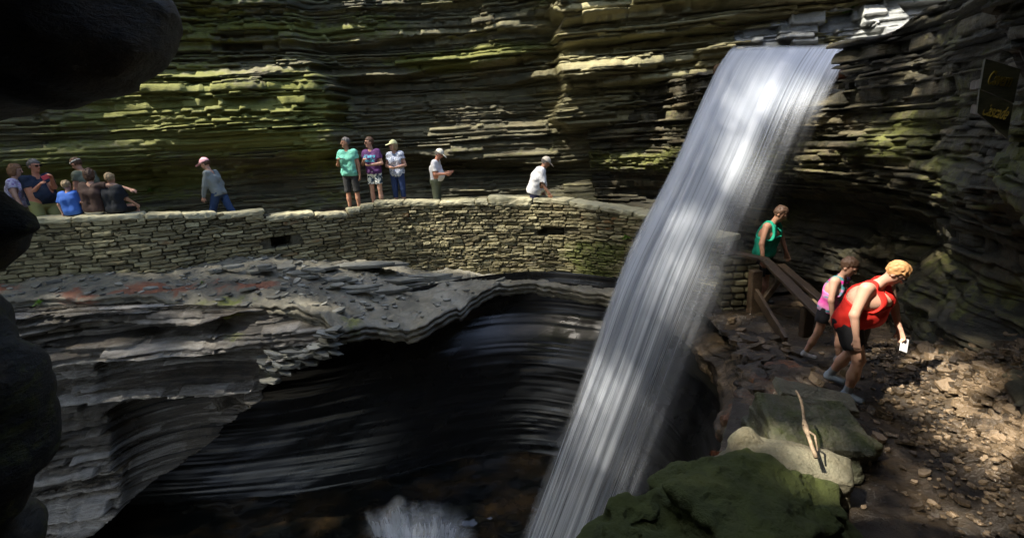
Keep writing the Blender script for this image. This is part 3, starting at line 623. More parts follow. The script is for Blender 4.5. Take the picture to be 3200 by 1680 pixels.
rock_thing('sun_toned_slab', 'bare slab toned pale as if sunlit, lying between the mossy boulder and the green block, with a stick across it',
    [('b', ((1.96, 3.30, -.82), (.40, .13, .20), -.45, .25, .03, .04)), ('e', ((1.73, 3.50, -.66), (.13, .10, .13), .3)), ('b', ((1.52, 3.36, -.76), (.10, .08, .08), .6, 0, 0, .03)), ('b', ((1.98, 3.42, -.76), (.32, .10, .13), -.5, .5, .03, .04))],
    (1.2, 2.7, -1.5), (2.8, 4.0, -.3), 0.010, 0.022, M['boulder'], mossmask(-.6, 0, .5), k=.06, lay=0.006)  # slab tone raised to stand in for sunlight on it
rock_thing('green_block', 'squared block with dark green weathered sides behind the pale slab',
    [('b', ((2.38, 3.86, -.98), (.38, .30, .36), -.18, .30, .12, .04)), ('b', ((2.42, 3.95, -1.5), (.48, .45, .45), .0, 0, 0, .08)), ('b', ((2.34, 3.64, -1.0), (.30, .16, .24), -.4, .30, .18, .03)), ('b', ((2.62, 3.78, -1.05), (.2, .2, .3), .3, .2, .2, .03))],
    (1.6, 3.0, -2.1), (3.3, 4.9, -.3), 0.012, 0.03, M['boulder'], mossmask(.30, 0, .0), k=.04, lay=0.014)
rock_thing('flat_capstone', 'flat light grey slab lying on top of the green block',
    [('b', ((2.66, 4.14, -.66), (.34, .14, .045), -.25, .10, .24, .02)), ('b', ((2.74, 4.22, -.76), (.26, .16, .05), -.1, .1, .2, .02))],
    (1.9, 3.5, -1.1), (3.3, 4.8, -.3), 0.008, 0.016, M['boulder'], mossmask(.05, 0, .2), k=.02, lay=0.008)
rock_thing('rusty_rock', 'low wet rust stained rock just beyond the flat capstone',
    [('b', ((2.75, 4.75, -1.32), (.42, .42, .3), .2, .1, 0, .1)), ('e', ((2.35, 4.7, -1.35), (.3, .4, .3), .2)), ('b', ((3.0, 5.35, -1.25), (.35, .3, .2), .1, .05, 0, .08))],
    (1.7, 4.0, -2.0), (3.7, 5.9, -.7), 0.016, 0.05, M['path'], lambda V: dict(moss=0*V[:, 0]-.2, tone=.1+.5*fbm(V[:, 0]*3, V[:, 1]*3, V[:, 2]*3, 4), rust=.45+0*V[:, 0], wet=1+0*V[:, 0]))
# stick leaning on the slab
def tube(S_, pts, radii, n=7, a=0.0):
    pts = np.array(pts, float); V = []; F = []
    for i, p in enumerate(pts):
        d = pts[min(i+1, len(pts)-1)]-pts[max(i-1, 0)]; d /= np.linalg.norm(d)+1e-9
        e = np.cross(d, [0.3, 0.2, 1.0]); e /= np.linalg.norm(e)+1e-9; f = np.cross(d, e)
        for j in range(n): an = 2*math.pi*j/n; V.append(p+radii[i]*(math.cos(an)*e+math.sin(an)*f))
    for i in range(len(pts)-1):
        for j in range(n): F.append((i*n+j, i*n+(j+1)%n, (i+1)*n+(j+1)%n, (i+1)*n+j))
    F.append(tuple(range(n))[::-1]); F.append(tuple(range((len(pts)-1)*n, len(pts)*n)))
    S_.add(V, F, a)
mb, t, p = new_mat('bark'); c = coords(t, (1, 1, 1)); t.links.new(ramp(t, [(.3, (.10, .07, .04)), (.7, (.34, .25, .16))], noise(t, c, 30, 5)), p.inputs['Base Color']); p.inputs['Roughness'].default_value = .8
b_ = t.nodes.new('ShaderNodeBump'); b_.inputs['Strength'].default_value = .5; b_.inputs['Distance'].default_value = .01; t.links.new(noise(t, c, 60, 4), b_.inputs['Height']); t.links.new(b_.outputs[0], p.inputs['Normal'])
M['bark'] = mb
q = Soup(); A = atY(2487, 1228, 3.58); B_ = atY(2548, 1425, 3.05)
A[2] += 0.02; pts = [A+(B_-A)*f+np.array([.012*math.sin(f*7), 0, .012*math.sin(f*11)]) for f in np.linspace(0, 1, 12)]
tube(q, pts, [.009+.006*f+(.008 if 5 < i < 8 else 0) for i, f in enumerate(np.linspace(0, 1, 12))])
tube(q, [pts[6], pts[6]+np.array([-.03, -.02, .02])], [.008, .005]); tube(q, [pts[7], pts[8]+np.array([.035, -.02, .01]), pts[10]+np.array([.03, 0, -.005])], [.009, .008, .006])
tag(q.build('stick', mb, smooth=True), 'crooked light brown stick leaning on the pale slab', 'stick')

# ------------------------------------------------------------------ waterfall
LE = [(2290, 143, 9.0), (2240, 215, 8.95), (2180, 340, 8.85), (2120, 470, 8.7), (2060, 590, 8.6), (2004, 700, 8.5), (1955, 800, 8.4), (1902, 930, 8.25), (1842, 1110, 8.1), (1775, 1290, 7.95), (1700, 1490, 7.8), (1628, 1680, 7.65), (1585, 1800, 7.6)]
RE = [(2680, 140, 8.6), (2625, 225, 8.3), (2565, 345, 8.05), (2505, 490, 7.9), (2440, 640, 7.8), (2378, 790, 7.7), (2322, 930, 7.6), (2255, 1090, 7.5), (2205, 1220, 7.4), (2140, 1390, 7.3), (2085, 1530, 7.25), (2030, 1680, 7.2), (1995, 1790, 7.15)]
def edge3(E_, n):
    P = np.array([atY(*e) for e in E_]); P, _, s = resample(P, 0.02); q = np.linspace(0, s[-1], n); return np.stack([np.interp(q, s, P[:, k]) for k in range(3)], 1)
NT, NA = 260, 150
el, er = edge3(LE, NT), edge3(RE, NT)
mf, t, p = new_mat('falling_water')
uvn = t.nodes.new('ShaderNodeUVMap'); uvn.uv_map = 'UVMap'
def streak(sx, sy, det=4, dist=0.0):
    mp = t.nodes.new('ShaderNodeMapping'); mp.inputs['Scale'].default_value = (sx, sy, 1); t.links.new(uvn.outputs[0], mp.inputs[0]); return noise(t, mp.outputs[0], 1.0, det, .6, dist)
s1, s2, s3 = streak(16, .8), streak(70, 1.2, 5), streak(190, 2.2, 3)
sp = mathn(t, 'ADD', mathn(t, 'MULTIPLY', s1, .42), mathn(t, 'ADD', mathn(t, 'MULTIPLY', s2, .38), mathn(t, 'MULTIPLY', s3, .30)))
sp = mathn(t, 'ADD', mathn(t, 'MULTIPLY', mathn(t, 'SUBTRACT', sp, .55), 1.35), .55)
al = mathn(t, 'ADD', sp, attr(t, 'dens'))
al = ramp(t, [(.36, (0, 0, 0)), (.54, (.30, .30, .30)), (.76, (.88, .88, .88))], al)
al = mathn(t, 'MULTIPLY', al, attr(t, 'edge'))
p.inputs['Roughness'].default_value = .45
col = ramp(t, [(.34, (.42, .47, .53)), (.64, (.78, .82, .87))], sp); t.links.new(col, p.inputs['Base Color'])
p.inputs['Specular IOR Level'].default_value = .5
b_ = t.nodes.new('ShaderNodeBump'); b_.inputs['Strength'].default_value = .35; b_.inputs['Distance'].default_value = .03; t.links.new(s2, b_.inputs['Height']); t.links.new(b_.outputs[0], p.inputs['Normal'])
tr_ = t.nodes.new('ShaderNodeBsdfTranslucent'); tr_.inputs[0].default_value = (.75, .8, .86, 1)
mx1 = t.nodes.new('ShaderNodeMixShader'); mx1.inputs[0].default_value = .35; t.links.new(p.outputs[0], mx1.inputs[1]); t.links.new(tr_.outputs[0], mx1.inputs[2])
tp = t.nodes.new('ShaderNodeBsdfTransparent'); mx = t.nodes.new('ShaderNodeMixShader'); t.links.new(al, mx.inputs[0]); t.links.new(tp.outputs[0], mx.inputs[1]); t.links.new(mx1.outputs[0], mx.inputs[2])
t.links.new(mx.outputs[0], t.nodes['Material Output'].inputs[0])
M['fall'] = mf
fall = tag(empty('waterfall', (4.7, 8.9, 2.9)), 'silky waterfall pouring from the upper right into the dark bowl', kind='structure')
for k, (dy, dens, amp, seed) in enumerate(((0.0, -.01, .05, 1), (-.08, -.07, .07, 2), (.10, -.04, .06, 3))):
    a = np.linspace(0, 1, NA)[None, :]; T = np.linspace(0, 1, NT)[:, None]
    G = el[:, None, :]*(1-a[..., None])+er[:, None, :]*a[..., None]
    wv = amp*vn(a*7+0*T, T*1.5, seed, 90+seed)+0.03*vn(a*30+0*T, T*1.2, seed, 91)
    sprd = np.minimum(T*3, 1)
    G = G.copy(); G[..., 1] += (wv+dy)*sprd + 0.25*((a-.5)**2*4-1)*0.5*sprd
    G[..., 0] += 0.03*vn(a*9, T*2, seed, 94)*sprd
    ed = sst(0, .04+.05*T, a+0.02*vn(a*3, T*9, k, 96))*(1-sst(.96-.28*sst(.06, .3, T), 1.0, a+0.04*vn(a*3+0*T, T*6, 0, 95)))
    ed = ed*(1-.75*sst(.45, .85, a)*sst(.04, .28, T)*(1-sst(.5, .85, T)))*(1-.38*T)*(1-.35*sst(.35, .6, np.abs(a-.5))*T)*sst(0, .012, T+0*a)
    dn = dens + .04 + 0.20*(1-sst(.3, .8, a+0*T))*(1-sst(.3, .7, T)) + .25*(1-sst(.03, .2, T+0*a)) + 0.05*(1-sst(.3, .9, a+0*T)) - .12*sst(.5, .9, a+0*T)
    uv = np.stack(np.broadcast_arrays(a+seed*.006+.004*np.sin(T*5+seed)+.012*vn(a*5, T*3.5, 0, 44)*T, T*1.0+seed*.11), -1).reshape(-1, 2).astype(float)
    o = mesh_obj('water_sheet', G-np.array([4.7, 8.9, 2.9]), grid_faces(NT, NA), mf, fall, True, dict(dens=dn+0*ed, edge=ed), uv)
# film of water over the lip stone and the rounded stone it leaves
Fd = Field((3.2, 8.4, 1.9), (8.4, 10.9, 3.7), 0.025)
Fd.box((5.2, 9.72, 2.60), (1.2, .62, .25), None, .12, .1); Fd.ell((6.42, 8.9, 2.62), (.58, .5, .40), rotz(-.3), .12); Fd.ell((7.1, 8.6, 2.95), (.75, .6, .45), None, .12)
rough(Fd, .04, 1.6, 9, .018, 8)
lip = Fd.mesh('lip_rock', M['path'], attrf=lambda V: dict(moss=0*V[:, 0]-.3, tone=.1+.6*fbm(V[:, 0]*3, V[:, 1]*3, V[:, 2]*4, 4), rust=.5+.35*gau(V[:, 0], 5.6, .4)-.3*sst(6.1, 6.6, V[:, 0]), wet=1+0*V[:, 0]))
tag(lip, 'rust brown rounded lip stone at the head of the fall', kind='structure')
# spray where the fall meets the pool
spray = tag(empty('water_spray', (-2.0, 8.2, -5.5)), 'white spray fanning up from the dark pool', kind='stuff')
for k in range(7):
    n1, n2 = 40, 120; r_ = np.linspace(0, 1, n1)[:, None]; an = np.linspace(-1.35, 1.35, n2)[None, :]
    R2 = (1.2+.3*vn(an*3, k, 0, 5))*(1-.07*k); hgt_ = (.66-.07*k+.14*vn(an*5, k, 3, 6))*np.cos(an)**.8
    X = np.sin(an)*R2*(.72+.28*r_)+.12*k-.2+0*r_; Yy = -.15*k+.35*np.cos(an)*r_; Zz = hgt_*(1.5*r_-.5*r_**2)-.05
    G = np.stack(np.broadcast_arrays(X, Yy, Zz), -1)
    ed = np.broadcast_to((1-sst(.10, 1.0, r_+.22*vn(an*5, r_*1.5, k, 7)))*(1-sst(.7, 1.25, np.abs(an))), X.shape)
    uv = np.stack(np.broadcast_arrays(an*.11+.02*r_*np.sin(k*2.)+k*1.7, r_*.8+k), -1).reshape(-1, 2).astype(float)
    mesh_obj('spray_veil', G, grid_faces(n1, n2), mf, spray, True, dict(dens=np.full(G.shape[:2], .13), edge=ed*.5*sst(0, .1, r_+0*an)), uv)
# ------------------------------------------------------------------ dry stone parapet
WF = [(-13.5, 7.5, .95, -.1), (-11, 8.7, .85, -.2), (-9.4, 9.45, .76, -.35), (-7.3, 9.85, .70, -.35), (-5.85, 10.75, .54, -.45), (-4.9, 11.25, .42, -.6), (-4.2, 11.6, .29, -.75), (-3.1, 12.0, .29, -1.05), (-.66, 12.1, .29, -1.5), (.95, 11.75, .26, -1.6), (2.3, 10.95, .08, -1.66), (3.1, 10.1, -.08, -1.7), (3.8, 8.9, -.3, -1.7)]
Pw, Nw, sw = resample(WF, 0.01)
def wall_at(s): 
    return np.array([np.interp(s, sw, Pw[:, k]) for k in range(4)]), np.array([np.interp(s, sw, Nw[:, k]) for k in range(2)])
def topz_w(s):
    p, _ = wall_at(s); return float(np.interp(p[0], [-13.5, -11, -9.4, -7.3, -5.85, -4.9, -4.3, -3.72, -3.70, -3.45, -3.44, -3.16, -3.14, -.48, -.46, 1.16, 2.6, 3.1, 3.8], [.95, .85, .76, .71, .54, .38, .28, .25, .31, .31, .37, .37, .44, .31, .42, .30, .10, -.03, -.25]))
wall_o = tag(empty('stone_wall', (Pw[0, 0], Pw[0, 1], -.1)), 'long curving dry stone wall holding up the walkway', 'wall')
WO = np.array([Pw[0, 0], Pw[0, 1], -.1])
rw = random.Random(7); q = Soup()
cu, cv_, cw = 7, 4, 4
def rbox(nu, nv, nw):
    """surface points of a cube grid"""
    V = []; F = []; idx = {}
    def vid(i, j, k):
        if (i, j, k) not in idx: idx[(i, j, k)] = len(V); V.append((2*i/nu-1, 2*j/nv-1, 2*k/nw-1))
        return idx[(i, j, k)]
    for i in range(nu):
        for j in range(nv):
            F.append((vid(i, j, 0), vid(i, j+1, 0), vid(i+1, j+1, 0), vid(i+1, j, 0))); F.append((vid(i, j, nw), vid(i+1, j, nw), vid(i+1, j+1, nw), vid(i, j+1, nw)))
    for i in range(nu):
        for k in range(nw):
            F.append((vid(i, 0, k), vid(i+1, 0, k), vid(i+1, 0, k+1), vid(i, 0, k+1))); F.append((vid(i, nv, k), vid(i, nv, k+1), vid(i+1, nv, k+1), vid(i+1, nv, k)))
    for j in range(nv):
        for k in range(nw):
            F.append((vid(0, j, k), vid(0, j, k+1), vid(0, j+1, k+1), vid(0, j+1, k))); F.append((vid(nu, j, k), vid(nu, j+1, k), vid(nu, j+1, k+1), vid(nu, j, k+1)))
    return np.array(V), F
RBV, RBF = rbox(8, 3, 4)
RBV2, RBF2 = rbox(12, 4, 4)
def stone(s0, s1, z0, z1, prot, depth, seed, V0=RBV, pw=6.0, tilt=0.0, nz=.010):
    """rounded stone on the wall face between s0..s1, z0..z1"""
    p = V0*np.array([1, 1, 1.0]); r = (np.abs(p)**pw).sum(1)**(1/pw); p = p/r[:, None]
    u = (s0+s1)/2 + p[:, 0]*(s1-s0)/2*(1-.10*abs(h1(np.array([seed]), 1)[0])*np.sign(h1(np.array([seed]), 2)[0])*p[:, 2])
    zz = (z0+z1)/2 + p[:, 2]*(z1-z0)/2 + tilt*(u-(s0+s1)/2)
    zz = zz + (z1-z0)*.10*vn(u*5, seed, 0, 2)
    dpt = prot - depth*(1-p[:, 1])/2 if True else 0
    n = nz*vn(u*12, zz*14, seed, 3)+nz*.7*vn(u*30, zz*32, seed, 4)
    c = np.stack([np.interp(u, sw, Pw[:, 0]), np.interp(u, sw, Pw[:, 1])], 1); nn_ = np.stack([np.interp(u, sw, Nw[:, 0]), np.interp(u, sw, Nw[:, 1])], 1)
    c = c + nn_*(dpt+n)[:, None]
    return np.stack([c[:, 0], c[:, 1], zz+n*.7], 1)
def s_of_x(x): return float(np.interp(x, Pw[:, 0], sw))
holes = [(s_of_x(-5.22), s_of_x(-4.85), -.34, -.12), (s_of_x(.62), s_of_x(1.22), -.55, -.38)]
tone_r = random.Random(3)
z = 0.95; rowi = 0
def dipc(s): x = np.interp(s, sw, Pw[:, 0]); return -.035*np.maximum(x+1.0, 0)**1.0*1.0 - .02*np.maximum(-x-4, 0)*0
SV_, SM_ = [], []
while z > -1.85:
    hgt = rw.choice([.042, .05, .06, .068, .078, .09, .105]); s = rw.uniform(0, .3)
    while s < sw[-1]-.1:
        L = rw.uniform(.12, .48); d0 = float(dipc(s+L/2)); za, zb = z-hgt+d0, z+d0
        pp, _ = wall_at(s+L/2); tz = topz_w(s+L/2); ok = zb < tz-.02 and za > pp[3]-.25
        for (a, b, c0, c1) in holes:
            if s+L > a+.02 and s < b-.02 and zb > c0+.02 and za < c1-.02: ok = False
        if ok:
            split = hgt > .10 and rw.random() < .25; jj = rw.uniform(-.006, .006)
            segs = [(za, zb)] if not split else [(za, (za+zb)/2), ((za+zb)/2, zb)]
            for a_, b_ in segs:
                sd = rw.randint(0, 99999); g = .007
                q.add(stone(s+g, s+L-g*.6, a_+.007+jj, b_-.006+jj, rw.uniform(-.012, .045), .18, sd, tilt=rw.uniform(-.035, .035), pw=rw.uniform(6, 16), nz=.012), RBF, tone_r.gauss(0, .5))
        s += L
    z -= hgt
st = q.build('masonry', M['stone'], wall_o); 
me = st.data; co = np.empty(len(me.vertices)*3, np.float32); me.vertices.foreach_get('co', co); co = co.reshape(-1, 3)
nb = fbm(co[:, 0]*1.1, co[:, 2]*2, 0, 97)
for nm, v in (('moss', -.08+.4*nb+.6*gau(co[:, 0], 1.9, .9)*sst(-.3, -.9, co[:, 2])+.1*sst(-.2, -1.2, co[:, 2])), ('rust', .02+.9*np.repeat([tone_r.gauss(-.25, .35) for _ in range(len(co)//len(RBV)+1)], len(RBV))[:len(co)]), ('wet', .1+.5*sst(-.5, -1.3, co[:, 2]))):
    at = me.attributes.new(nm, 'FLOAT', 'POINT'); at.data.foreach_set('value', np.ascontiguousarray(v, dtype=np.float32))
co -= WO.astype(np.float32); me.vertices.foreach_set('co', co.ravel()); me.update()
# core behind the stones with the two drain openings set deep into it
sg = np.arange(0, sw[-1], .03); zg = np.linspace(0, 1, 60)
G = np.zeros((len(zg), len(sg), 3))
for i, s in enumerate(sg):
    p, nn_ = wall_at(s); tz = topz_w(s)-.06; zz = p[3]-.3+(tz-p[3]+.3)*zg; dp = np.full_like(zz, -.055)
    for (a, b, c0, c1) in holes:
        if a < s < b: dp = np.where((zz > c0) & (zz < c1), -.55, dp)
    G[:, i, 0] = p[0]+nn_[0]*dp; G[:, i, 1] = p[1]+nn_[1]*dp; G[:, i, 2] = zz
back = G[-1].copy(); 
for i, s in enumerate(sg): p, nn_ = wall_at(s); back[i, :2] = p[:2]-nn_*.42
b2 = back.copy(); b2[:, 2] -= 1.0
G = np.concatenate([G, back[None], b2[None]])
mesh_obj('core', G-WO, grid_faces(*G.shape[:2]), M['mortar'], wall_o)
# coping: large pale flat stones, each its own part
s = 0.0; k = 0; q = None
while s < sw[-1]-.2:
    L = rw.uniform(.45, 1.25); 
    for brk in (-3.71, -3.445, -3.15, -.47):
        sb = s_of_x(brk)
        if s < sb-.1 < s+L: L = sb-s
        if s < sb < s+L: L = sb-s
    L = max(L, .12)
    p, _ = wall_at(s+L/2); tz = topz_w(s+L/2); x = p[0]
    th = rw.uniform(.105, .125) + (.10 if -.5 < x < .3 else 0)
    slope = (topz_w(s+L-.02)-topz_w(s+.02))/L if abs(topz_w(s+L-.02)-topz_w(s+.02)) < .09 else 0
    V = stone(s+.001, s+L-.001, tz-th, tz+rw.uniform(-.004, .004), rw.uniform(.03, .055), .55, rw.randint(0, 9999), V0=RBV2, pw=14, tilt=slope, nz=.012)
    V = V-WO; n_ = len(V); nb = vn(V[:, 0]*3, V[:, 2]*3, 0, 5)
    mesh_obj('coping_stone', V, RBF2, M['coping'], wall_o, False, dict(tone=np.full(n_, rw.gauss(.05, .2)), moss=-.15+.3*nb, rust=np.full(n_, rw.choice([-.4, -.4, -.1])), wet=np.zeros(n_)))
    s += L; k += 1

# ------------------------------------------------------------------ slates lying about
def slab(S_, c, L, W, T, yaw, tilt, roll, r, a=0.0):
    k = r.randint(5, 8); an = sorted([(i+r.uniform(-.35, .35))*2*math.pi/k for i in range(k)]); R_ = rotz(yaw)@rotx(tilt)@roty(roll)
    rr = [r.uniform(.75, 1.1) for _ in an]
    topv = [R_@np.array([L/2*f*math.cos(t_), W/2*f*math.sin(t_), T/2])+c for t_, f in zip(an, rr)]
    bot = [R_@np.array([L/2*f*.96*math.cos(t_)+.01*L, W/2*f*.94*math.sin(t_), -T/2])+c for t_, f in zip(an, rr)]
    F = [tuple(range(k)), tuple(range(2*k-1, k-1, -1))]+[(i, k+i, k+(i+1) % k, (i+1) % k) for i in range(k)]
    S_.add(topv+bot, F, a)
from mathutils.bvhtree import BVHTree
def bvh(o):
    me = o.data; n = len(me.vertices); c = np.empty(n*3, np.float32); me.vertices.foreach_get('co', c); c = c.reshape(-1, 3)
    f = np.empty(len(me.loops), np.int32); me.loops.foreach_get('vertex_index', f)
    return BVHTree.FromPolygons([tuple(v) for v in c.tolist()], f.reshape(-1, 4).tolist())
BS, BT_ = bvh(shelf), bvh(trail)
def drop(B, x, y, z0=4):
    h = B.ray_cast(Vector((x, y, z0)), Vector((0, 0, -1)))
    return (h[0].z, h[1]) if h[0] is not None else (None, None)
rd = random.Random(11)
q = Soup()
for (u, v, y, L, W, T, yaw) in [(1130, 845, 11.2, 1.9, .8, .05, .02), (1000, 850, 10.9, 1.2, .7, .06, .1), (900, 850, 10.5, .9, .6, .06, -.1), (1250, 868, 11.0, 1.3, .5, .05, .05), (1060, 880, 10.2, 1.4, .45, .05, .08), (1210, 890, 10.3, 1.1, .35, .045, .2), (1110, 905, 9.9, 1.0, .3, .04, .05), (960, 880, 10.1, .7, .4, .05, -.2), (1340, 850, 11.4, 1.2, .5, .05, 0), (820, 862, 10.1, .5, .4, .05, .3), (1040, 900, 9.8, .35, .3, .025, .7), (700, 860, 10.0, .5, .3, .06, .2)]:
    p = atY(u, v, y); z_, _n = drop(BS, p[0], p[1])
    if z_ is None: continue
    for kk in range(rd.randint(1, 3)): slab(q, np.array([p[0]+rd.uniform(-.2, .2), p[1]+rd.uniform(-.08, .08), z_+.03+.05*kk]), L*rd.uniform(.7, 1), W*rd.uniform(.7, 1), T, yaw+rd.uniform(-.1, .1), rd.uniform(-.07, .05), rd.uniform(-.03, .03), rd, rd.uniform(-.2, .5))
for i in range(560):
    x = rd.uniform(-10.5, -2.2) if i < 400 else rd.uniform(-6, 0); y = rd.uniform(8.6, 11.6); z_, _n = drop(BS, x, y)
    if z_ is None or z_ < -1.8: continue
    s_ = rd.uniform(.03, .13)*(1.8 if rd.random() < .12 else 1)
    slab(q, np.array([x, y, z_+.01+s_*.08]), s_*1.5, s_, s_*.22, rd.uniform(0, 6), rd.uniform(-.3, .3), rd.uniform(-.3, .3), rd, rd.uniform(-.6, .7))
# broken pile at the corner of the buttress
for i in range(110):
    x = rd.uniform(-4.35, -3.05); y = rd.uniform(8.05, 8.5); z_ = -1.25-(-3.0-x)*.45+rd.uniform(-.35, .12)
    slab(q, np.array([x, y, z_]), rd.uniform(.2, .5), rd.uniform(.15, .35), rd.uniform(.015, .045), rd.uniform(-.6, .6), rd.uniform(-.1, .3), rd.uniform(-.15, .45), rd, rd.uniform(-.1, .8))
so_ = q.build('slate_rubble', M['slate']); tag(so_, 'loose slates scattered on the shelf', kind='stuff')
q = Soup()
for i in range(4600):
    y = rd.uniform(1.9, 6.0); xr = np.interp(y, [0.4, 2, 3.2, 4.3, 5.2, 6.1], [2.9, 3.3, 3.9, 4.35, 4.75, 5.1]); t_ = rd.random(); x = xr + rd.gauss(.08, .42) - (.5 if rd.random() < .08 else 0)
    z_, n_ = drop(BT_, x, y, 0.9)
    if z_ is None: continue
    s_ = rd.uniform(.025, .085)*(2.0 if rd.random() < .08 else 1)*(1.1 if x > xr-.3 else .6)
    slab(q, np.array([x, y, z_+.012+s_*.12]), s_*1.5, s_*1.1, s_*rd.uniform(.2, .5), rd.uniform(0, 6), rd.uniform(-.4, .4), rd.uniform(-.5, .2), rd, rd.uniform(-.1, 1.2))  # fragment tones raised so the talus reads as sunlit
for i in range(260):
    y = rd.uniform(1.2, 7.8); x = rd.uniform(1.6, 5.0); z_, n_ = drop(BT_, x, y, 0.9)
    if z_ is None: continue
    s_ = rd.uniform(.012, .045); slab(q, np.array([x, y, z_+s_*.1]), s_*1.5, s_, s_*.3, rd.uniform(0, 6), rd.uniform(-.2, .2), rd.uniform(-.2, .2), rd, rd.uniform(-.4, .6))
# wet stones spilling below the railing
for i in range(240):
    x = rd.gauss(2.9, .33); y = rd.gauss(6.0, .6); z_, n_ = drop(BT_, x, y, 0.9)
    if z_ is None: continue
    s_ = rd.uniform(.05, .2); slab(q, np.array([x, y, z_+s_*.15]), s_*1.4, s_, s_*.4, rd.uniform(0, 6), rd.uniform(-.4, .4), rd.uniform(-.4, .4), rd, rd.uniform(-.5, .5))
to_ = q.build('talus_rubble', M['path']); tag(to_, 'broken rock fragments banked against the cliff foot', kind='stuff')
me = to_.data
at = me.attributes.new('wet', 'FLOAT', 'POINT'); at.data.foreach_set('value', np.full(len(me.vertices), .8, np.float32))

# ------------------------------------------------------------------ timber railing
mt, t, p = new_mat('weathered_timber'); c = coords(t, (1, 1, 1), 'Generated'); c = coords(t, (14, 2.2, 14))
t.links.new(ramp(t, [(.3, (.025, .017, .010)), (.6, (.075, .048, .027)), (.85, (.15, .10, .06))], noise(t, c, 3, 6, .6, .4)), p.inputs['Base Color']); p.inputs['Roughness'].default_value = .5
b_ = t.nodes.new('ShaderNodeBump'); b_.inputs['Strength'].default_value = .3; b_.inputs['Distance'].default_value = .01; t.links.new(noise(t, c, 9, 4), b_.inputs['Height']); t.links.new(b_.outputs[0], p.inputs['Normal'])
M['timber'] = mt
def beam(name, a, b, wd, th, mat, parent, up=(0, 0, 1), org=(0, 0, 0)):
    a, b = np.array(a, float)-org, np.array(b, float)-org; d = b-a; L = np.linalg.norm(d); d /= L; u = np.array(up, float); sdir = np.cross(d, u); sdir /= np.linalg.norm(sdir); u = np.cross(sdir, d)
    V = []; bv = min(wd, th)*.10
    prof = [(-wd/2+bv, -th/2), (wd/2-bv, -th/2), (wd/2, -th/2+bv), (wd/2, th/2-bv), (wd/2-bv, th/2), (-wd/2+bv, th/2), (-wd/2, th/2-bv), (-wd/2, -th/2+bv)]
    K = 10
    for i in range(K+1):
        for (px_, pz_) in prof: V.append(a+d*L*i/K+sdir*(px_+.003*math.sin(i*2.1+px_*40))+u*(pz_+.002*math.sin(i*1.7)))
    F = [(i*8+j, i*8+(j+1) % 8, (i+1)*8+(j+1) % 8, (i+1)*8+j) for i in range(K) for j in range(8)]
    F += [tuple(range(8))[::-1], tuple(range(K*8, K*8+8))]
    return mesh_obj(name, np.array(V), F, mat, parent)
RO = np.array([3.7, 7.6, -1.3]); rail = tag(empty('timber_railing', RO), 'weathered brown timber railing sloping down beside the fall', 'railing')
TA, TB = atY(2390, 812, 7.9), atY(2590, 1010, 6.2)
beam('rail', TA, TB, .15, .045, mt, rail, (0, 0, 1), RO)
TC, TD = atY(2440, 828, 7.95), atY(2665, 1018, 6.3)
beam('rail', TC, TD, .13, .045, mt, rail, (0, 0, 1), RO)
beam('rail', atY(2362, 915, 7.85), atY(2455, 1068, 6.5), .05, .16, mt, rail, (0, 0, 1), RO)
beam('rail', atY(2270, 785, 8.3), atY(2400, 812, 7.9), .16, .05, mt, rail, (0, 0, 1), RO)
pA = atY(2362, 845, 7.9); beam('post', pA, pA+np.array([0, 0, -1.15]), .17, .15, mt, rail, (0, 1, 0), RO)
pB = atY(2525, 960, 6.75); beam('post', pB, pB+np.array([0, 0, -.72]), .15, .12, mt, rail, (0, 1, 0), RO)
beam('brace', atY(2432, 875, 7.75), atY(2378, 950, 7.75), .09, .09, mt, rail, (0, 1, 0), RO)
# stone pier behind the post at the end of the wall
q = Soup()
for i in range(8):
    for j in range(3):
        zz = -.45-i*.12; cx = 3.55+j*.2+.05*(i % 2); p = RBV/((np.abs(RBV)**6).sum(1)**(1/6))[:, None]
        q.add(p*np.array([.095+rd.uniform(-.01, .02), .12, .05])+np.array([cx, 8.25+rd.uniform(-.02, .02), zz]), RBF, rd.gauss(-.1, .4))
tag(q.build('stone_pier', M['stone']), 'short masonry pier at the end of the timber railing', 'pier')

# ------------------------------------------------------------------ sign on the cliff
def text_mesh(body, mat, name='lettering', size=1.0, ext=.004, shear=0.0, bevel=0.0, spacing=1.0, line=1.0):
    fc = bpy.data.curves.new(name, 'FONT'); fc.body = body; fc.align_x = 'CENTER'; fc.align_y = 'CENTER'; fc.extrude = ext; fc.size = size; fc.shear = shear; fc.offset = bevel; fc.space_line = line; fc.space_character = spacing
    fo = bpy.data.objects.new(name, fc); COL.objects.link(fo); bpy.context.view_layer.update()
    me = bpy.data.meshes.new_from_object(fo.evaluated_get(bpy.context.evaluated_depsgraph_get())); bpy.data.objects.remove(fo); me.materials.clear(); me.materials.append(mat)
    o = bpy.data.objects.new(name, me); COL.objects.link(o); return o
msn, t, p = new_mat('sign_board'); c = coords(t, (3, 3, 14)); t.links.new(ramp(t, [(.3, (.06, .06, .034)), (.8, (.13, .125, .08))], noise(t, c, 6, 5)), p.inputs['Base Color']); p.inputs['Roughness'].default_value = .7
my, t, p = new_mat('yellow_paint'); p.inputs['Base Color'].default_value = (.36, .25, .02, 1); p.inputs['Roughness'].default_value = .6
def board(pxs, ys, T=.045):
    P = [atY(u, v, y) for (u, v), y in zip(pxs, ys)]; n = np.cross(P[1]-P[0], P[3]-P[0]); n /= np.linalg.norm(n)
    if n@(CAM-P[0]) > 0: n = -n
    return np.array(P), n
b1, n1 = board([(3080, 184), (3190, 216), (3168, 322), (3064, 277)], (2.92, 2.84, 2.84, 2.92))
b2, n2 = board([(3062, 280), (3166, 326), (3148, 434), (3054, 352)], (2.90, 2.82, 2.82, 2.90))
sc_ = b1.mean(0); sign = tag(empty('trail_sign', sc_), 'two board wooden sign with yellow lettering on the dark cliff', 'sign')
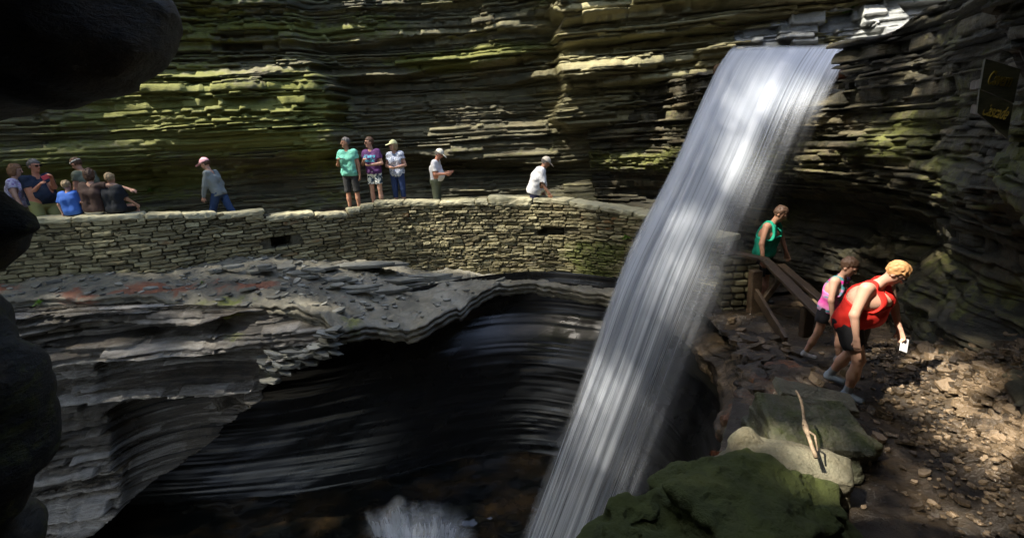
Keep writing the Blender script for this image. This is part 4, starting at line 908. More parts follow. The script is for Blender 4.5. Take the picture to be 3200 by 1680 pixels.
beam('batten', b1.mean(0)+n1*.06, b1.mean(0)+n1*.6, .06, .06, mt, sign, (0, 0, 1), sc_)
beam('batten', b2.mean(0)+n2*.06, b2.mean(0)+n2*.6, .06, .06, mt, sign, (0, 0, 1), sc_)
for bb, nn_, word in ((b1, n1, 'Cavern'), (b2, n2, 'Cascade')):
    V = np.vstack([bb, bb+nn_*.05])-sc_
    ob = mesh_obj('board', V, [(0, 3, 2, 1), (4, 5, 6, 7), (0, 1, 5, 4), (1, 2, 6, 5), (2, 3, 7, 6), (3, 0, 4, 7)], msn, sign)
    fo = text_mesh(word, my, size=1.0, ext=.004, bevel=.012); fo.parent = ob
    ex_ = (bb[1]+bb[2]-bb[0]-bb[3])/2; ey_ = (bb[0]+bb[1]-bb[2]-bb[3])/2; cc = bb.mean(0)-nn_*.012-sc_+(bb[1]-bb[0])*(.04 if word == 'Cascade' else 0)
    kx = .175 if word == 'Cascade' else .22
    ex_ = ex_*kx; ey_ = ey_*.6
    fo.matrix_local = Matrix(((ex_[0], ey_[0], -nn_[0], cc[0]), (ex_[1], ey_[1], -nn_[1], cc[1]), (ex_[2], ey_[2], -nn_[2], cc[2]), (0, 0, 0, 1)))

# ------------------------------------------------------------------ small plants rooted in the cracks
mlg, t, p = new_mat('plant_leaf'); c = coords(t); t.links.new(ramp(t, [(.3, (.05, .13, .015)), (.7, (.20, .34, .04))], noise(t, c, 9, 3)), p.inputs['Base Color']); p.inputs['Roughness'].default_value = .5
def plant(pt, r, n, label, seed, droop=.5):
    q = Soup(); R_ = random.Random(seed); pt = np.array(pt)
    for i in range(n):
        an = R_.uniform(0, 6.28); el = R_.uniform(.1, 1.4); L = r*R_.uniform(.5, 1.1); d = np.array([math.cos(an)*math.cos(el), math.sin(an)*math.cos(el)-.3, math.sin(el)]); d /= np.linalg.norm(d)
        sd = np.cross(d, [0, 0, 1.]); sd /= np.linalg.norm(sd)+1e-6; tip = d*L; mid = d*L*.6; wl = r*.16*R_.uniform(.6, 1.3); dn = np.array([0, 0, -droop*L*.35])
        V = [mid*.3, mid+sd*wl, tip+dn, mid-sd*wl, mid*.3+[0, 0, -.004], mid+sd*wl+[0, 0, -.004], mid-sd*wl+[0, 0, -.004]]
        q.add(V[:4], [(0, 1, 2, 3)])
    o = q.build('fern', mlg); o.location = pt; return tag(o, label, 'plant', 'small plants in the rock cracks')
# ------------------------------------------------------------------ people
def simple_mat(name, col, rough=.8, col2=None, scale=20, thr=(.45, .55), bump=.15, spec=.3, sss=0, stretch=(1, 1, 1)):
    m, t, p = new_mat(name); c = coords(t, stretch)
    if col2 is not None:
        if isinstance(col2, list): cc = ramp(t, col2, noise(t, c, scale, 3, .5, .6))
        else: cc = ramp(t, [(thr[0], col), (thr[1], col2)], noise(t, c, scale, 3, .5, .6))
    else:
        cc = mixc(t, mathn(t, 'MULTIPLY', noise(t, c, 9, 4), .5), (*col, 1), tuple(x*.72 for x in col)+(1,))
    t.links.new(cc, p.inputs['Base Color']); p.inputs['Roughness'].default_value = rough; p.inputs['Specular IOR Level'].default_value = spec
    if sss: p.inputs['Subsurface Weight'].default_value = sss; p.inputs['Subsurface Radius'].default_value = (.02, .008, .004); p.inputs['Subsurface Scale'].default_value = 1
    b_ = t.nodes.new('ShaderNodeBump'); b_.inputs['Strength'].default_value = bump; b_.inputs['Distance'].default_value = .01
    t.links.new(noise(t, coords(t), 14, 3), b_.inputs['Height']); t.links.new(b_.outputs[0], p.inputs['Normal'])
    return m
SK = {'a': simple_mat('skin_tan', (.42, .22, .14), .5, sss=.1), 'b': simple_mat('skin_fair', (.52, .30, .21), .5, sss=.1), 'c': simple_mat('skin_ruddy', (.48, .22, .14), .5, sss=.1)}
HM = {}
def hairm(c):
    if c not in HM: HM[c] = simple_mat('hair_'+c, {'grey': (.13, .12, .11), 'brown': (.09, .05, .03), 'dark': (.03, .02, .015), 'blond': (.30, .22, .12), 'auburn': (.22, .11, .05), 'gold': (.42, .22, .09)}[c], .55, bump=.8)
    return HM[c]
MB = simple_mat('black_plastic', (.01, .01, .01), .2)
MEYE = simple_mat('eye', (.02, .015, .012), .2); MLIP = simple_mat('lips', (.35, .12, .09), .5)
def nrm(v): v = np.array(v, float); return v/np.linalg.norm(v)
def person(label, pos, th, H=1.75, lean=0.05, look=0.0, nod=0.0, arms=None, legs=None, seat=False, wd=1.0, belly=0.0, bust=0.0, skin='a', hair=('brown', 'short'),
           shirt=None, tank=False, sleeve=.45, hem=-.04, pants=None, plen=.5, shoes=None, cap=None, group=None, vox=.0085, side=0.0, glasses=False, socks=None, band=None, curl=1.0, hands_dir=None, loose=.0, tuck=False):
    k = H/1.75; h = vox; root = empty('person', pos); root.rotation_euler = (0, 0, th)
    tag(root, label, 'person', group)
    legs = legs or [((-.03, .0, -1), (-.02, -.03, -1)), ((.03, .0, -1), (.02, -.03, -1))]
    arms = arms or [((-.18, 0, -1), (-.05, .15, -1)), ((.18, 0, -1), (.05, .15, -1))]
    L1, L2 = .43*k, .42*k
    hips = [np.array([-.09*k*wd, 0, 0]), np.array([.09*k*wd, 0, 0])]
    drops = []
    J = []
    for hp, (a, b) in zip(hips, legs):
        kn = hp+nrm(a)*L1; an = kn+nrm(b)*L2; J.append([hp, kn, an]); drops.append(an[2])
    pz_ = .11*k if seat else -min(drops)+.075*k
    P = np.array([0, 0, pz_]); 
    for j in J:
        for q_ in j: q_ += P
    S_ = nrm([math.sin(side), math.sin(lean)*math.cos(side), math.cos(lean)*math.cos(side)]); Xr = np.array([1., 0, 0]); Xr = nrm(Xr-S_*(Xr@S_)); Yf = np.cross(S_, Xr)
    chest = P+S_*.30*k; nb = P+S_*.50*k
    sh = [P+S_*.455*k-Xr*.165*k*wd**.5, P+S_*.455*k+Xr*.165*k*wd**.5]
    Rh = rotz(look)@rotx(-(lean*.75+nod)); up = Rh@np.array([0, 0, 1.]); fw = Rh@np.array([0, 1., 0]); rt = Rh@np.array([1., 0, 0])
    kh = k if H > 1.5 else k*1.13
    hc = nb+nrm(S_*.4+up*.6)*.095*k+up*.085*kh+fw*.02*k
    A = []
    for s0, (a, b) in zip(sh, arms): el_ = s0+nrm(a)*.29*k; wr = el_+nrm(b)*.25*k; A.append((s0, el_, wr, nrm(b)))
    allp = np.array([P, nb, hc+up*.2*k]+[x for j in J for x in j]+[x for a in A for x in a[:3]])
    lo, hi = allp.min(0)-.27*k, allp.max(0)+.27*k
    lo[2] = min(lo[2], J[0][2][2]-.12, J[1][2][2]-.12)
    tor = [('c', P+S_*.02*k-Xr*.075*k*wd, chest-Xr*.085*k*wd, .10*k*wd**.5, .105*k*wd**.6), ('c', P+S_*.02*k+Xr*.075*k*wd, chest+Xr*.085*k*wd, .10*k*wd**.5, .105*k*wd**.6),
           ('c', chest-Xr*.07*k*wd, chest+Xr*.07*k*wd, .11*k*wd**.5, .11*k*wd**.5), ('c', sh[0]+Xr*.03*k-S_*.01*k, sh[1]-Xr*.03*k-S_*.01*k, .058*k, .058*k), ('c', chest-Xr*.08*k, sh[0]-S_*.04*k+Xr*.05*k, .10*k, .07*k), ('c', chest+Xr*.08*k, sh[1]-S_*.04*k-Xr*.05*k, .10*k, .07*k)]
    if belly: tor.append(('e', P+S_*.14*k+Yf*.06*k, (.16*k*wd, .13*k+belly, .16*k)))
    if bust:
        for sg_ in (-1, 1): tor.append(('e', chest+S_*.02*k+Yf*.085*k+Xr*sg_*.075*k, (.07*k+bust, .07*k+bust, .07*k+bust)))
    pel = [('c', P-Xr*.07*k*wd-S_*.02*k, P+Xr*.07*k*wd-S_*.02*k, .108*k*wd**.5, .108*k*wd**.5)]
    def put(F_, lst, e=0.0, kk=.04):
        for q_ in lst:
            if q_[0] == 'c': F_.cone(q_[1], q_[2], q_[3]+e, q_[4]+e, kk)
            else: F_.ell(q_[1], np.array(q_[2])+e, None, kk)
    B = Field(lo, hi, h); put(B, tor+pel)
    B.cone(nb-S_*.05*k, hc-up*.05*kh, .056*k, .052*k, .03)
    for j in J:
        B.cone(j[0], j[1], .082*k*wd**.7, .055*k*wd**.5, .03); B.cone(j[1], j[1]*.5+j[2]*.5, .052*k, .052*k*wd**.5, .02); B.cone(j[1]*.55+j[2]*.45, j[2], .052*k*wd**.3, .036*k, .02)
        B.cone(j[2]+np.array([0, -.02*k, -.035*k]), j[2]+np.array([0, .13*k, -.05*k]), .036*k, .026*k, .02)
    for ai, (s0, el_, wr, d) in enumerate(A):
        B.cone(s0, el_, .052*k*wd**.5, .040*k*wd**.4, .03); B.cone(el_, wr, .040*k*wd**.4, .027*k, .02)
        dd = d if hands_dir is None or hands_dir[ai] is None else nrm(hands_dir[ai])
        pn = nrm(np.cross(dd, [0, 1, .3])+1e-3); fn = nrm(np.cross(pn, dd)); sg_ = -1 if ai == 0 else 1
        pc = wr+dd*.045*k
        for tt_ in (-.024, 0, .024): B.cone(wr+fn*tt_*.7*k, wr+dd*.085*k+fn*tt_*k, .016*k, .014*k, .012)
        inw = -pn*sg_ if (-pn*sg_)@(P+S_*.1-wr) > 0 else pn*sg_
        for fi, ln_ in enumerate((.062, .072, .068, .052)):
            b0 = wr+dd*.085*k+fn*(-.030+.020*fi)*k; d1 = nrm(dd+inw*.35*curl); d2 = nrm(dd*.6+inw*curl)
            m0 = b0+d1*ln_*.5*k; B.cone(b0, m0, .0098*k, .0092*k, .004); B.cone(m0, m0+d2*ln_*.5*k, .0092*k, .0078*k, .004)
        tb = wr+dd*.03*k-fn*.03*k; tm = tb+nrm(dd-fn*.8+inw*.3)*.04*k; B.cone(tb, tm, .012*k, .011*k, .006); B.cone(tm, tm+nrm(dd+inw*.6)*.03*k, .011*k, .009*k, .004)
    # head
    def hp(x, y, z): return hc+(rt*x+fw*y+up*z)*kh
    B.ell(hp(0, -.012, .02), np.array([.076, .094, .098])*kh, Rh, .02); B.ell(hp(0, .022, -.045), np.array([.056, .062, .068])*kh, Rh, .03)
    B.cone(hp(0, .088, .012), hp(0, .104, -.022), .010*kh, .014*kh, .012); B.ell(hp(0, .066, -.095), np.array([.024, .02, .018])*kh, Rh, .02)
    B.cone(hp(-.03, .078, .028), hp(.03, .078, .028), .012*kh, .012*kh, .012); B.cone(hp(-.016, .078, -.058), hp(.016, .078, -.058), .010*kh, .010*kh, .008)
    for sg_ in (-1, 1): B.ell(hp(.076*sg_, -.008, -.01), np.array([.010, .020, .031])*kh, Rh, .006)
    body = B.mesh('body', SK[skin], root)
    for sg_ in (-1, 1):
        E_ = Field(hp(.031*sg_, .083, .008)-.03, hp(.031*sg_, .083, .008)+.03, .004); E_.ell(hp(.031*sg_, .079, .008), np.array([.014, .010, .008])*kh, Rh, 0); E_.mesh('eye', MEYE, root)
    E_ = Field(hp(0, .083, -.058)-.04, hp(0, .083, -.058)+.04, .005); E_.ell(hp(0, .081, -.058), np.array([.022, .010, .007])*kh, Rh, 0); E_.mesh('lips', MLIP, root)
    # hair
    hm, style = hair
    if style != 'none':
        Fh = Field(hc-.24*kh, hc+.24*kh, min(h, .007)); Fh.ell(hp(0, -.016, .026), np.array([.086, .104, .106])*kh, Rh, 0)
        g = Fh.grid(); p_ = np.stack([g[i]-hc[i] for i in range(3)], -1)@Rh/kh
        X_, Y_, Z_ = p_[..., 0], p_[..., 1], p_[..., 2]
        if style == 'short': cutp = np.maximum(.052-Z_, 0*Z_-9); cutp = np.where(Y_ < .0, np.maximum(-.045-Z_, -9), (.045+.25*np.maximum(Y_, 0)-Z_)); cutp = np.where(Y_ < .02, -(Z_+.05-.9*np.clip(Y_+.02, 0, .04)*2.2), .052-Z_)
        else:
            Fh.ell(hp(0, -.03, -.035), np.array([.096, .088, .115])*kh, Rh, .03)
            if style == 'long': Fh.cone(hp(0, -.06, -.02), hp(0, -.07, -.16), .07*kh, .05*kh, .03)
            cutp = np.where(Y_ < .035, -(Z_+.135), .05-Z_)
        nz_ = .008*vn(g[0]*45, g[1]*45, g[2]*45, 5)+.009*vn(X_*100, Y_*22, Z_*16, 7)
        Fh.D = np.maximum(Fh.D+nz_, cutp*kh).astype(np.float32); Fh.mesh('hair', hairm(hm), root)
    if cap:
        Fc = Field(hc-.27*kh, hc+.27*kh, min(h, .007)); Fc.ell(hp(0, -.014, .032), np.array([.094, .112, .112])*kh, Rh, 0)
        g = Fc.grid(); p_ = np.stack([g[i]-hc[i] for i in range(3)], -1)@Rh/kh; Fc.cut(((.035-p_[..., 2])*kh).astype(np.float32))
        Rb = Rh@rotx(-.25); 
        Fc.ell(hp(0, .13, .040), np.array([.072, .085, .010])*kh, Rb, .01)
        Fc.ell(hp(0, -.014, .146), np.array([.012, .012, .008])*kh, Rh, .004)
        Fc.mesh('cap', cap, root)
    if band is not None:
        Fc = Field(hc-.2*kh, hc+.2*kh, .006); Fc.ell(hp(0, -.014, .03), np.array([.091, .109, .10])*kh, Rh, 0); g = Fc.grid(); p_ = np.stack([g[i]-hc[i] for i in range(3)], -1)@Rh/kh
        Fc.cut((np.abs(p_[..., 2]-.045)-.012).astype(np.float32)*kh); Fc.mesh('headband', band, root)
    if glasses:
        q_ = Soup()
        for sg_ in (-1, 1):
            c_ = hp(.033*sg_, .098, .010); q_.add(np.array([c_+(rt*a*.027+up*b*.017+fw*cc*.004)*kh for a in (-1, 1) for b in (-1, 1) for cc in (-1, 1)]), [(0, 1, 3, 2), (4, 6, 7, 5), (0, 4, 5, 1), (2, 3, 7, 6), (0, 2, 6, 4), (1, 5, 7, 3)])
            tube(q_, [hp(.06*sg_, .096, .016), hp(.084*sg_, 0, .010)], [.003, .003], 5)
        tube(q_, [hp(-.01, .1, .014), hp(.01, .1, .014)], [.003, .003], 5); q_.build('sunglasses', MB, root)
    def wr_(F_, amp=.005, seed=1):
        g = F_.grid(); F_.D = (F_.D+amp*vn(g[0]*9+3*g[2], g[1]*9, g[2]*13+6*g[0], seed)+amp*.6*vn(g[0]*22, g[1]*22, g[2]*16, seed+3)).astype(np.float32); return g
    sd = int(abs(pos[0]*100)) % 97
    shm = None
    if shirt:
        Fs = Field(lo, hi, h); e = .016+loose; put(Fs, tor, e); put(Fs, pel, e*.9)
        if not tank:
            for (s0, el_, wr, d) in A:
                t_ = min(sleeve, 1.0); Fs.cone(s0, s0+(el_-s0)*t_, .060*k*wd**.5+e*.6, .052*k*wd**.4+e*.5+.004, .03)
                if sleeve > 1: Fs.cone(el_, el_+(wr-el_)*(sleeve-1), .052*k, .040*k, .02)
        g = wr_(Fs, .010, sd); p_ = [g[i]-P[i] for i in range(3)]; sp_ = p_[0]*S_[0]+p_[1]*S_[1]+p_[2]*S_[2]; xr_ = p_[0]*Xr[0]+p_[1]*Xr[1]+p_[2]*Xr[2]; yf_ = p_[0]*Yf[0]+p_[1]*Yf[1]+p_[2]*Yf[2]
        c_ = hem*k-sp_+.008*vn(xr_*8, yf_*8, 0, sd)
        nk = .485*k-.0*sp_; neck = np.minimum(.070*k-np.sqrt(xr_**2+(yf_+.0)**2)+(.02 if tank else 0), sp_-.40*k); c_ = np.maximum(c_, neck)
        if not tank:
            for (s0, el_, wr, d) in A:
                if sleeve <= 1:
                    u_ = nrm(el_-s0); q0 = [g[i]-(s0+(el_-s0)*sleeve)[i] for i in range(3)]; along = q0[0]*u_[0]+q0[1]*u_[1]+q0[2]*u_[2]; rr_ = np.sqrt(np.maximum(q0[0]**2+q0[1]**2+q0[2]**2-along**2, 0))
                    c_ = np.maximum(c_, np.where((rr_ < .085*k), along, -9))
        else:
            c_ = np.maximum(c_, np.where(sp_ > .26*k, np.abs(xr_)-(.125*k+.35*np.maximum(.36*k-sp_, 0)), -9))
            c_ = np.maximum(c_, np.where((yf_ > 0) & (sp_ > .30*k), (.085*k-np.abs(xr_)*1.0)+(.34*k-sp_)*.8, -9))
        Fs.D = np.maximum(Fs.D, c_).astype(np.float32); shm = Fs.mesh('tank_top' if tank else 'shirt', shirt, root)
    if pants:
        Fp = Field(lo, hi, h); e = .012 if plen < 1.2 else .014; put(Fp, pel, e*.7+(.014 if tuck else 0))
        Fp.cone(P-Xr*.06*k*wd+S_*.03*k, P+Xr*.06*k*wd+S_*.03*k, .098*k*wd**.5+e*.5, .098*k*wd**.5+e*.5, .03)
        for j in J:
            t_ = min(plen, 1); Fp.cone(j[0], j[0]+(j[1]-j[0])*t_, .086*k*wd**.7+e, (.086-.022*t_)*k*wd**.6+e+(.012 if plen <= 1.05 else .0), .02)
            if plen > 1: f_ = plen-1; Fp.cone(j[1], j[1]+(j[2]-j[1])*f_, .062*k*wd**.5+e*.7, .052*k+e*.6, .02)
        g = wr_(Fp, .005, sd+5); p_ = [g[i]-P[i] for i in range(3)]; sp_ = p_[0]*S_[0]+p_[1]*S_[1]+p_[2]*S_[2]; c_ = sp_-(.10*k if tuck else .015*k if hem < -.05 else .05*k)
        for j in J:
            a_, b_2 = (j[0], j[1]) if plen <= 1 else (j[1], j[2]); f_ = plen if plen <= 1 else plen-1; u_ = nrm(b_2-a_); q0 = [g[i]-(a_+(b_2-a_)*f_)[i] for i in range(3)]; al_ = q0[0]*u_[0]+q0[1]*u_[1]+q0[2]*u_[2]
            rr_ = np.sqrt(np.maximum(q0[0]**2+q0[1]**2+q0[2]**2-al_**2, 0)); c_ = np.maximum(c_, np.where(rr_ < .11*k, al_, -9))
        Fp.D = np.maximum(Fp.D, c_).astype(np.float32); Fp.mesh('shorts' if plen <= 1.05 else 'trousers', pants, root)
    if shoes:
        for j in J:
            c_ = j[2]; Fo = Field(c_-np.array([.1, .14, .14])*1.4, c_+np.array([.1, .28, .1])*1.3, h); Fo.cone(c_+np.array([0, -.025, -.035])*k, c_+np.array([0, .15, -.045])*k, .045*k, .034*k, .02); Fo.cone(c_+np.array([0, 0, .0])*k, c_+np.array([0, -.01, -.04])*k, .048*k, .046*k, .02)
            g = Fo.grid(); Fo.cut((c_[2]-.078*k-g[2]).astype(np.float32)); Fo.mesh('shoe', shoes, root)
            if socks: Fo = Field(c_-.12, c_+.16, h); Fo.cone(c_, c_+(j[1]-c_)*.18, .045*k, .046*k, 0); Fo.mesh('sock', socks, root)
    root['_'] = 0; del root['_']
    return dict(root=root, A=A, hc=hc, P=P, S=S_, Yf=Yf, Xr=Xr, k=k, shirt=shm, body=body, hp=hp)
PI = math.pi
C_ = lambda n, c, **k: simple_mat(n, c, **k)
G1 = 'visitors resting and passing along the far walkway'
# left group by the wall, seated on it or standing behind it
person('child in a green shirt cut off by the left frame edge', (-9.72, 9.78, .76), .3, H=1.3, seat=True, legs=[((-.1, 1, -.1), (0, .1, -1)), ((.1, 1, -.1), (0, .1, -1))], lean=.1, shirt=C_('green_cloth', (.02, .30, .20)), pants=C_('dark_cloth', (.02, .02, .03)), plen=.6, hair=('dark', 'short'), group=G1, vox=.011)
person('auburn haired woman in a white and purple patterned top left of the navy shirt', (-9.78, 10.35, .03), -PI*.36, H=1.76, lean=.12, side=.0, look=.05, nod=.15, arms=[((-.3, .2, -1), (-.1, .3, -1)), ((.35, .15, -1), (.30, .35, -1))], wd=1.15, bust=.01, skin='b', hair=('auburn', 'bob'),
    shirt=C_('lavender_print', (.62, .60, .70), col2=(.30, .20, .42), scale=26, thr=(.42, .62), stretch=(1, 1, 2.2)), pants=C_('khaki_shorts', (.36, .31, .18)), plen=.7, shoes=C_('grey_shoe', (.2, .2, .2)), group=G1, vox=.010)
ph = person('heavy man in a navy t-shirt raising a red phone to take a picture', (-9.22, 10.3, .03), -PI*.64, H=1.82, lean=.0, look=.25, nod=.12, wd=1.28, belly=.05, arms=[((.15, .75, -.65), (.35, .75, .75)), ((-.05, .25, -1), (-.35, 1, .75))], skin='c', hair=('grey', 'short'), curl=1.3,
    shirt=C_('navy_cloth', (.012, .022, .045)), sleeve=.6, pants=C_('olive_shorts', (.27, .27, .10)), plen=.75, shoes=C_('dark_shoe', (.03, .03, .03)), group=G1, glasses=True, vox=.010)
person('man in a grey green t-shirt walking left with a white band round his brown hair', (-8.95, 11.3, .03), PI*.47, H=1.88, lean=.30, nod=.25, wd=1.1, arms=[((-.2, .1, -1), (-.1, .4, -1)), ((.2, -.1, -1), (0, .3, -1))], hair=('brown', 'short'), band=C_('white_band', (.6, .6, .55)),
    shirt=C_('sage_cloth', (.13, .145, .10)), pants=C_('brown_shorts', (.13, .09, .05)), plen=.8, shoes=C_('dark_shoe_b', (.03, .03, .03)), group=G1, legs=[((0, .3, -1), (0, -.1, -1)), ((0, -.25, -1), (0, -.5, -1))], vox=.011)
SEAT = [((-.1, 1, -.05), (0, .15, -1)), ((.1, 1, -.05), (0, .15, -1))]
person('young boy in a bright blue t-shirt seated on the wall with his back turned', (-8.36, 9.92, .745), .1, H=1.22, seat=True, legs=SEAT, lean=.05, side=-.04, look=-.15, arms=[((-.45, -.1, -1), (.15, .0, -1)), ((.3, .2, -1), (0, .6, -1))], hair=('blond', 'short'), skin='b', wd=1.05,
    shirt=C_('blue_cloth', (.045, .14, .50)), hem=-.11, sleeve=.8, loose=.012, pants=C_('grey_shorts', (.1, .1, .12)), plen=.8, group=G1, vox=.009)
person('woman in brown seated on the wall, one arm over the boy in black', (-7.98, 9.97, .735), .05, H=1.66, seat=True, legs=SEAT, lean=.05, nod=.1, side=.05, look=-.1, arms=[((-.4, .1, -1), (.5, .45, -.6)), ((1, .1, -.05), (.85, .15, -.35))], hair=('brown', 'bob'), skin='b', wd=1.05,
    shirt=C_('brown_cloth', (.055, .032, .025)), hem=-.07, pants=C_('white_trousers', (.55, .53, .48)), plen=1.6, group=G1, vox=.009)
person('blond boy in a black t-shirt seated beside the woman in brown', (-7.60, 10.02, .73), -.05, H=1.42, seat=True, legs=SEAT, lean=.06, side=-.03, look=.1, arms=[((-.45, -.35, -.9), (-1, -.35, .05)), ((.25, .3, -1), (.1, .8, -.6))], hair=('blond', 'short'), skin='b', wd=1.18,
    shirt=C_('black_cloth', (.010, .013, .018)), hem=-.10, sleeve=.8, loose=.01, pants=C_('black_shorts', (.01, .01, .012)), plen=.9, group=G1, vox=.009)
person('person in a pink cap and grey long sleeved top striding left along the walkway', (-6.45, 11.6, .03), PI*.5, H=1.70, lean=.22, nod=.2, arms=[((-.1, .25, -1), (0, .35, -1)), ((.12, -.35, -1), (0, .1, -1))], hair=('brown', 'short'), cap=C_('pink_cap', (.66, .36, .40)), skin='b',
    shirt=C_('grey_knit', (.20, .23, .23)), sleeve=1.95, hem=-.08, pants=C_('jeans', (.03, .06, .14)), plen=1.92, shoes=C_('grey_shoe_b', (.15, .15, .15)), legs=[((0, .42, -1), (0, .05, -1)), ((0, -.35, -1), (0, -.75, -1))], group=G1, vox=.010)
# the three standing together
zz = .19
m1 = person('grey haired man in a mint green polo shirt and dark shorts, holding his glasses', (-3.78, 12.62, zz), PI*.95, H=1.77, look=-.85, lean=.0, arms=[((-.22, -.02, -1), (-.05, .12, -1)), ((.30, .12, -1), (-.45, .75, .45))], hair=('grey', 'short'), skin='a', wd=1.08,
    shirt=C_('mint_cloth', (.16, .50, .38)), hem=-.09, sleeve=.55, pants=C_('charcoal_shorts', (.035, .035, .035)), plen=1.12, shoes=C_('black_shoe', (.012, .012, .012)), group=G1, loose=.004)
m2 = person('young man in a purple t-shirt, sunglasses and floral shorts', (-3.22, 12.7, zz), PI*.93, H=1.75, look=-.75, arms=[((-.30, .1, -1), (.85, .75, -.1)), ((.30, .10, -1), (-.5, .65, .35))], hair=('brown', 'short'), skin='b', wd=1.0, glasses=True,
    shirt=C_('purple_cloth', (.10, .035, .13)), hem=-.06, sleeve=.6, pants=C_('floral_cloth', (.72, .74, .68), col2=(.04, .07, .10), scale=13, thr=(.50, .54)), plen=.72, shoes=C_('white_shoe', (.5, .5, .5)), group=G1)
m3 = person('woman in a pale yellow cap and blue white patterned top with navy cropped trousers', (-2.68, 12.78, zz-.02), PI*.96, H=1.66, look=-.75, arms=[((-.3, .05, -1), (.7, .7, -.15)), ((.28, .05, -1), (-.7, .7, -.15))], hair=('blond', 'bob'), skin='b', wd=.97, bust=.0, cap=C_('yellow_cap', (.66, .66, .36)),
    shirt=C_('blue_print', (.62, .66, .72), col2=(.06, .10, .22), scale=38, thr=(.46, .58), stretch=(1, 1, 2)), hem=-.10, pants=C_('navy_denim', (.02, .04, .12)), plen=1.5, shoes=C_('tan_shoe', (.3, .2, .12)), group=G1)
person('man in a cream cap and white t-shirt with olive trousers, looking down at his hands', (-1.76, 12.8, -.10), -PI*.52, H=1.70, lean=.10, nod=.55, arms=[((-.15, .12, -1), (.15, 1, .05)), ((.18, .05, -1), (-.05, 1, -.02))], hair=('grey', 'short'), skin='c', wd=1.1, belly=.02, cap=C_('cream_cap', (.72, .70, .58)),
    shirt=C_('white_cloth', (.72, .72, .74)), hem=-.0, sleeve=.75, pants=C_('olive_trousers', (.10, .115, .075)), plen=1.92, tuck=True, shoes=C_('dark_shoe_c', (.03, .03, .03)), group=G1)
person('man in a beige cap and loose white shirt leaning forward, walking right', (.62, 12.12, -.42), -PI*.5, H=1.76, lean=.38, nod=.35, arms=[((-.15, -.1, -1), (-.05, .35, -1)), ((.15, .1, -1), (.05, .6, -1))], hair=('grey', 'short'), skin='a', wd=1.4, belly=.03, cap=C_('beige_cap', (.60, .54, .44)),
    shirt=C_('white_linen', (.68, .68, .68)), hem=-.10, sleeve=.85, loose=.025, pants=C_('navy_trousers', (.02, .02, .05)), plen=1.92, shoes=C_('dark_shoe_d', (.03, .03, .03)), group=G1)
G2 = 'visitors walking down the trail beside the fall'
person('man in a green tank top looking down as he walks behind the railing', (4.25, 8.35, -1.28), -PI*.80, H=1.78, lean=.22, nod=.45, look=.2, arms=[((-.38, .15, -1), (-.1, .35, -1)), ((.42, .0, -1), (.18, .25, -1))], hair=('brown', 'short'), skin='a', wd=1.12,
    shirt=C_('green_jersey', (.015, .36, .22)), tank=True, hem=-.12, loose=.014, pants=C_('black_shorts_b', (.012, .012, .014)), plen=.95, shoes=C_('dark_shoe_e', (.03, .03, .03)), group=G2, vox=.009)
person('girl in a pink and teal tank top and black shorts behind the woman in red', (3.74, 5.72, -1.10), -PI*.80, H=1.36, lean=.22, nod=.35, look=-.1, arms=[((-.3, .25, -1), (-.1, .4, -1)), ((.35, .05, -1), (.1, .2, -1))], hair=('brown', 'short'), skin='b', wd=1.05, 
    shirt=simple_mat('pink_teal_top', (0, 0, 0), col2=[(.30, (.62, .05, .30)), (.45, (.62, .18, .40)), (.52, (.05, .22, .27)), (.60, (.10, .26, .25)), (.68, (.60, .03, .30))], scale=2.6, stretch=(.8, .8, 3.2)), tank=True, hem=-.06, pants=C_('black_shorts_c', (.012, .012, .016)), plen=.55, legs=[((0, .3, -1), (0, .1, -1)), ((0, -.2, -1), (0, -.4, -1))], shoes=C_('grey_shoe_c', (.3, .3, .32)), group=G2, vox=.008)
rw_ = person('heavy woman in a red tank top bending forward as she steps down the trail', (3.42, 4.84, -1.03), -PI*.84, H=1.62, lean=.42, nod=.55, look=.25, arms=[((-.30, .20, -1), (.15, .40, -.9)), ((.42, -.10, -1), (.12, .25, -1))], hair=('gold', 'short'), skin='b', wd=1.5, belly=.04, bust=.035,
    shirt=C_('red_cloth', (.62, .022, .014)), tank=True, hem=-.10, pants=C_('black_shorts_d', (.012, .012, .014)), plen=.62, legs=[((0, -.10, -1), (.0, -.55, -1)), ((.0, .38, -.9), (0, -.18, -1))], shoes=C_('blue_grey_shoe', (.22, .27, .33)), socks=C_('grey_sock', (.25, .28, .32)), group=G2, vox=.008, glasses=True)

# things held in the hands
def small_box(name, mat, c, sz, R_=None, parent=None):
    F_ = Field(np.array(c)-max(sz)*1.5, np.array(c)+max(sz)*1.5, .004); F_.box(c, np.array(sz)/2, R_, .003, 0); return F_.mesh(name, mat, parent)
def world_pt(p, loc, th): return rotz(th)@np.array(p)+np.array(loc)
wrp = world_pt((ph['A'][0][2]+ph['A'][1][2])/2+np.array([0, .07, .09]), (-9.22, 10.3, .03), -PI*.64)
tag(small_box('phone', C_('red_phone', (.50, .03, .06), rough=.3), wrp, (.08, .03, .13), rotz(.3)@roty(1.2)), 'red phone held up by the man in navy', 'phone')
a_ = rw_['A'][0]; hnd = world_pt(a_[2]+a_[3]*.13, (3.42, 4.84, -1.03), -PI*.84)
tag(small_box('phone', C_('white_phone', (.75, .75, .75), rough=.3), hnd+np.array([0, -.02, -.02]), (.075, .014, .14), rotz(.15)@rotx(-.5)@roty(.5)), 'white phone in the hand of the woman in red', 'phone')
a_ = m1['A'][1]; hnd = world_pt(a_[2]+a_[3]*.10, (-3.78, 12.62, zz), PI*.95); q = Soup()
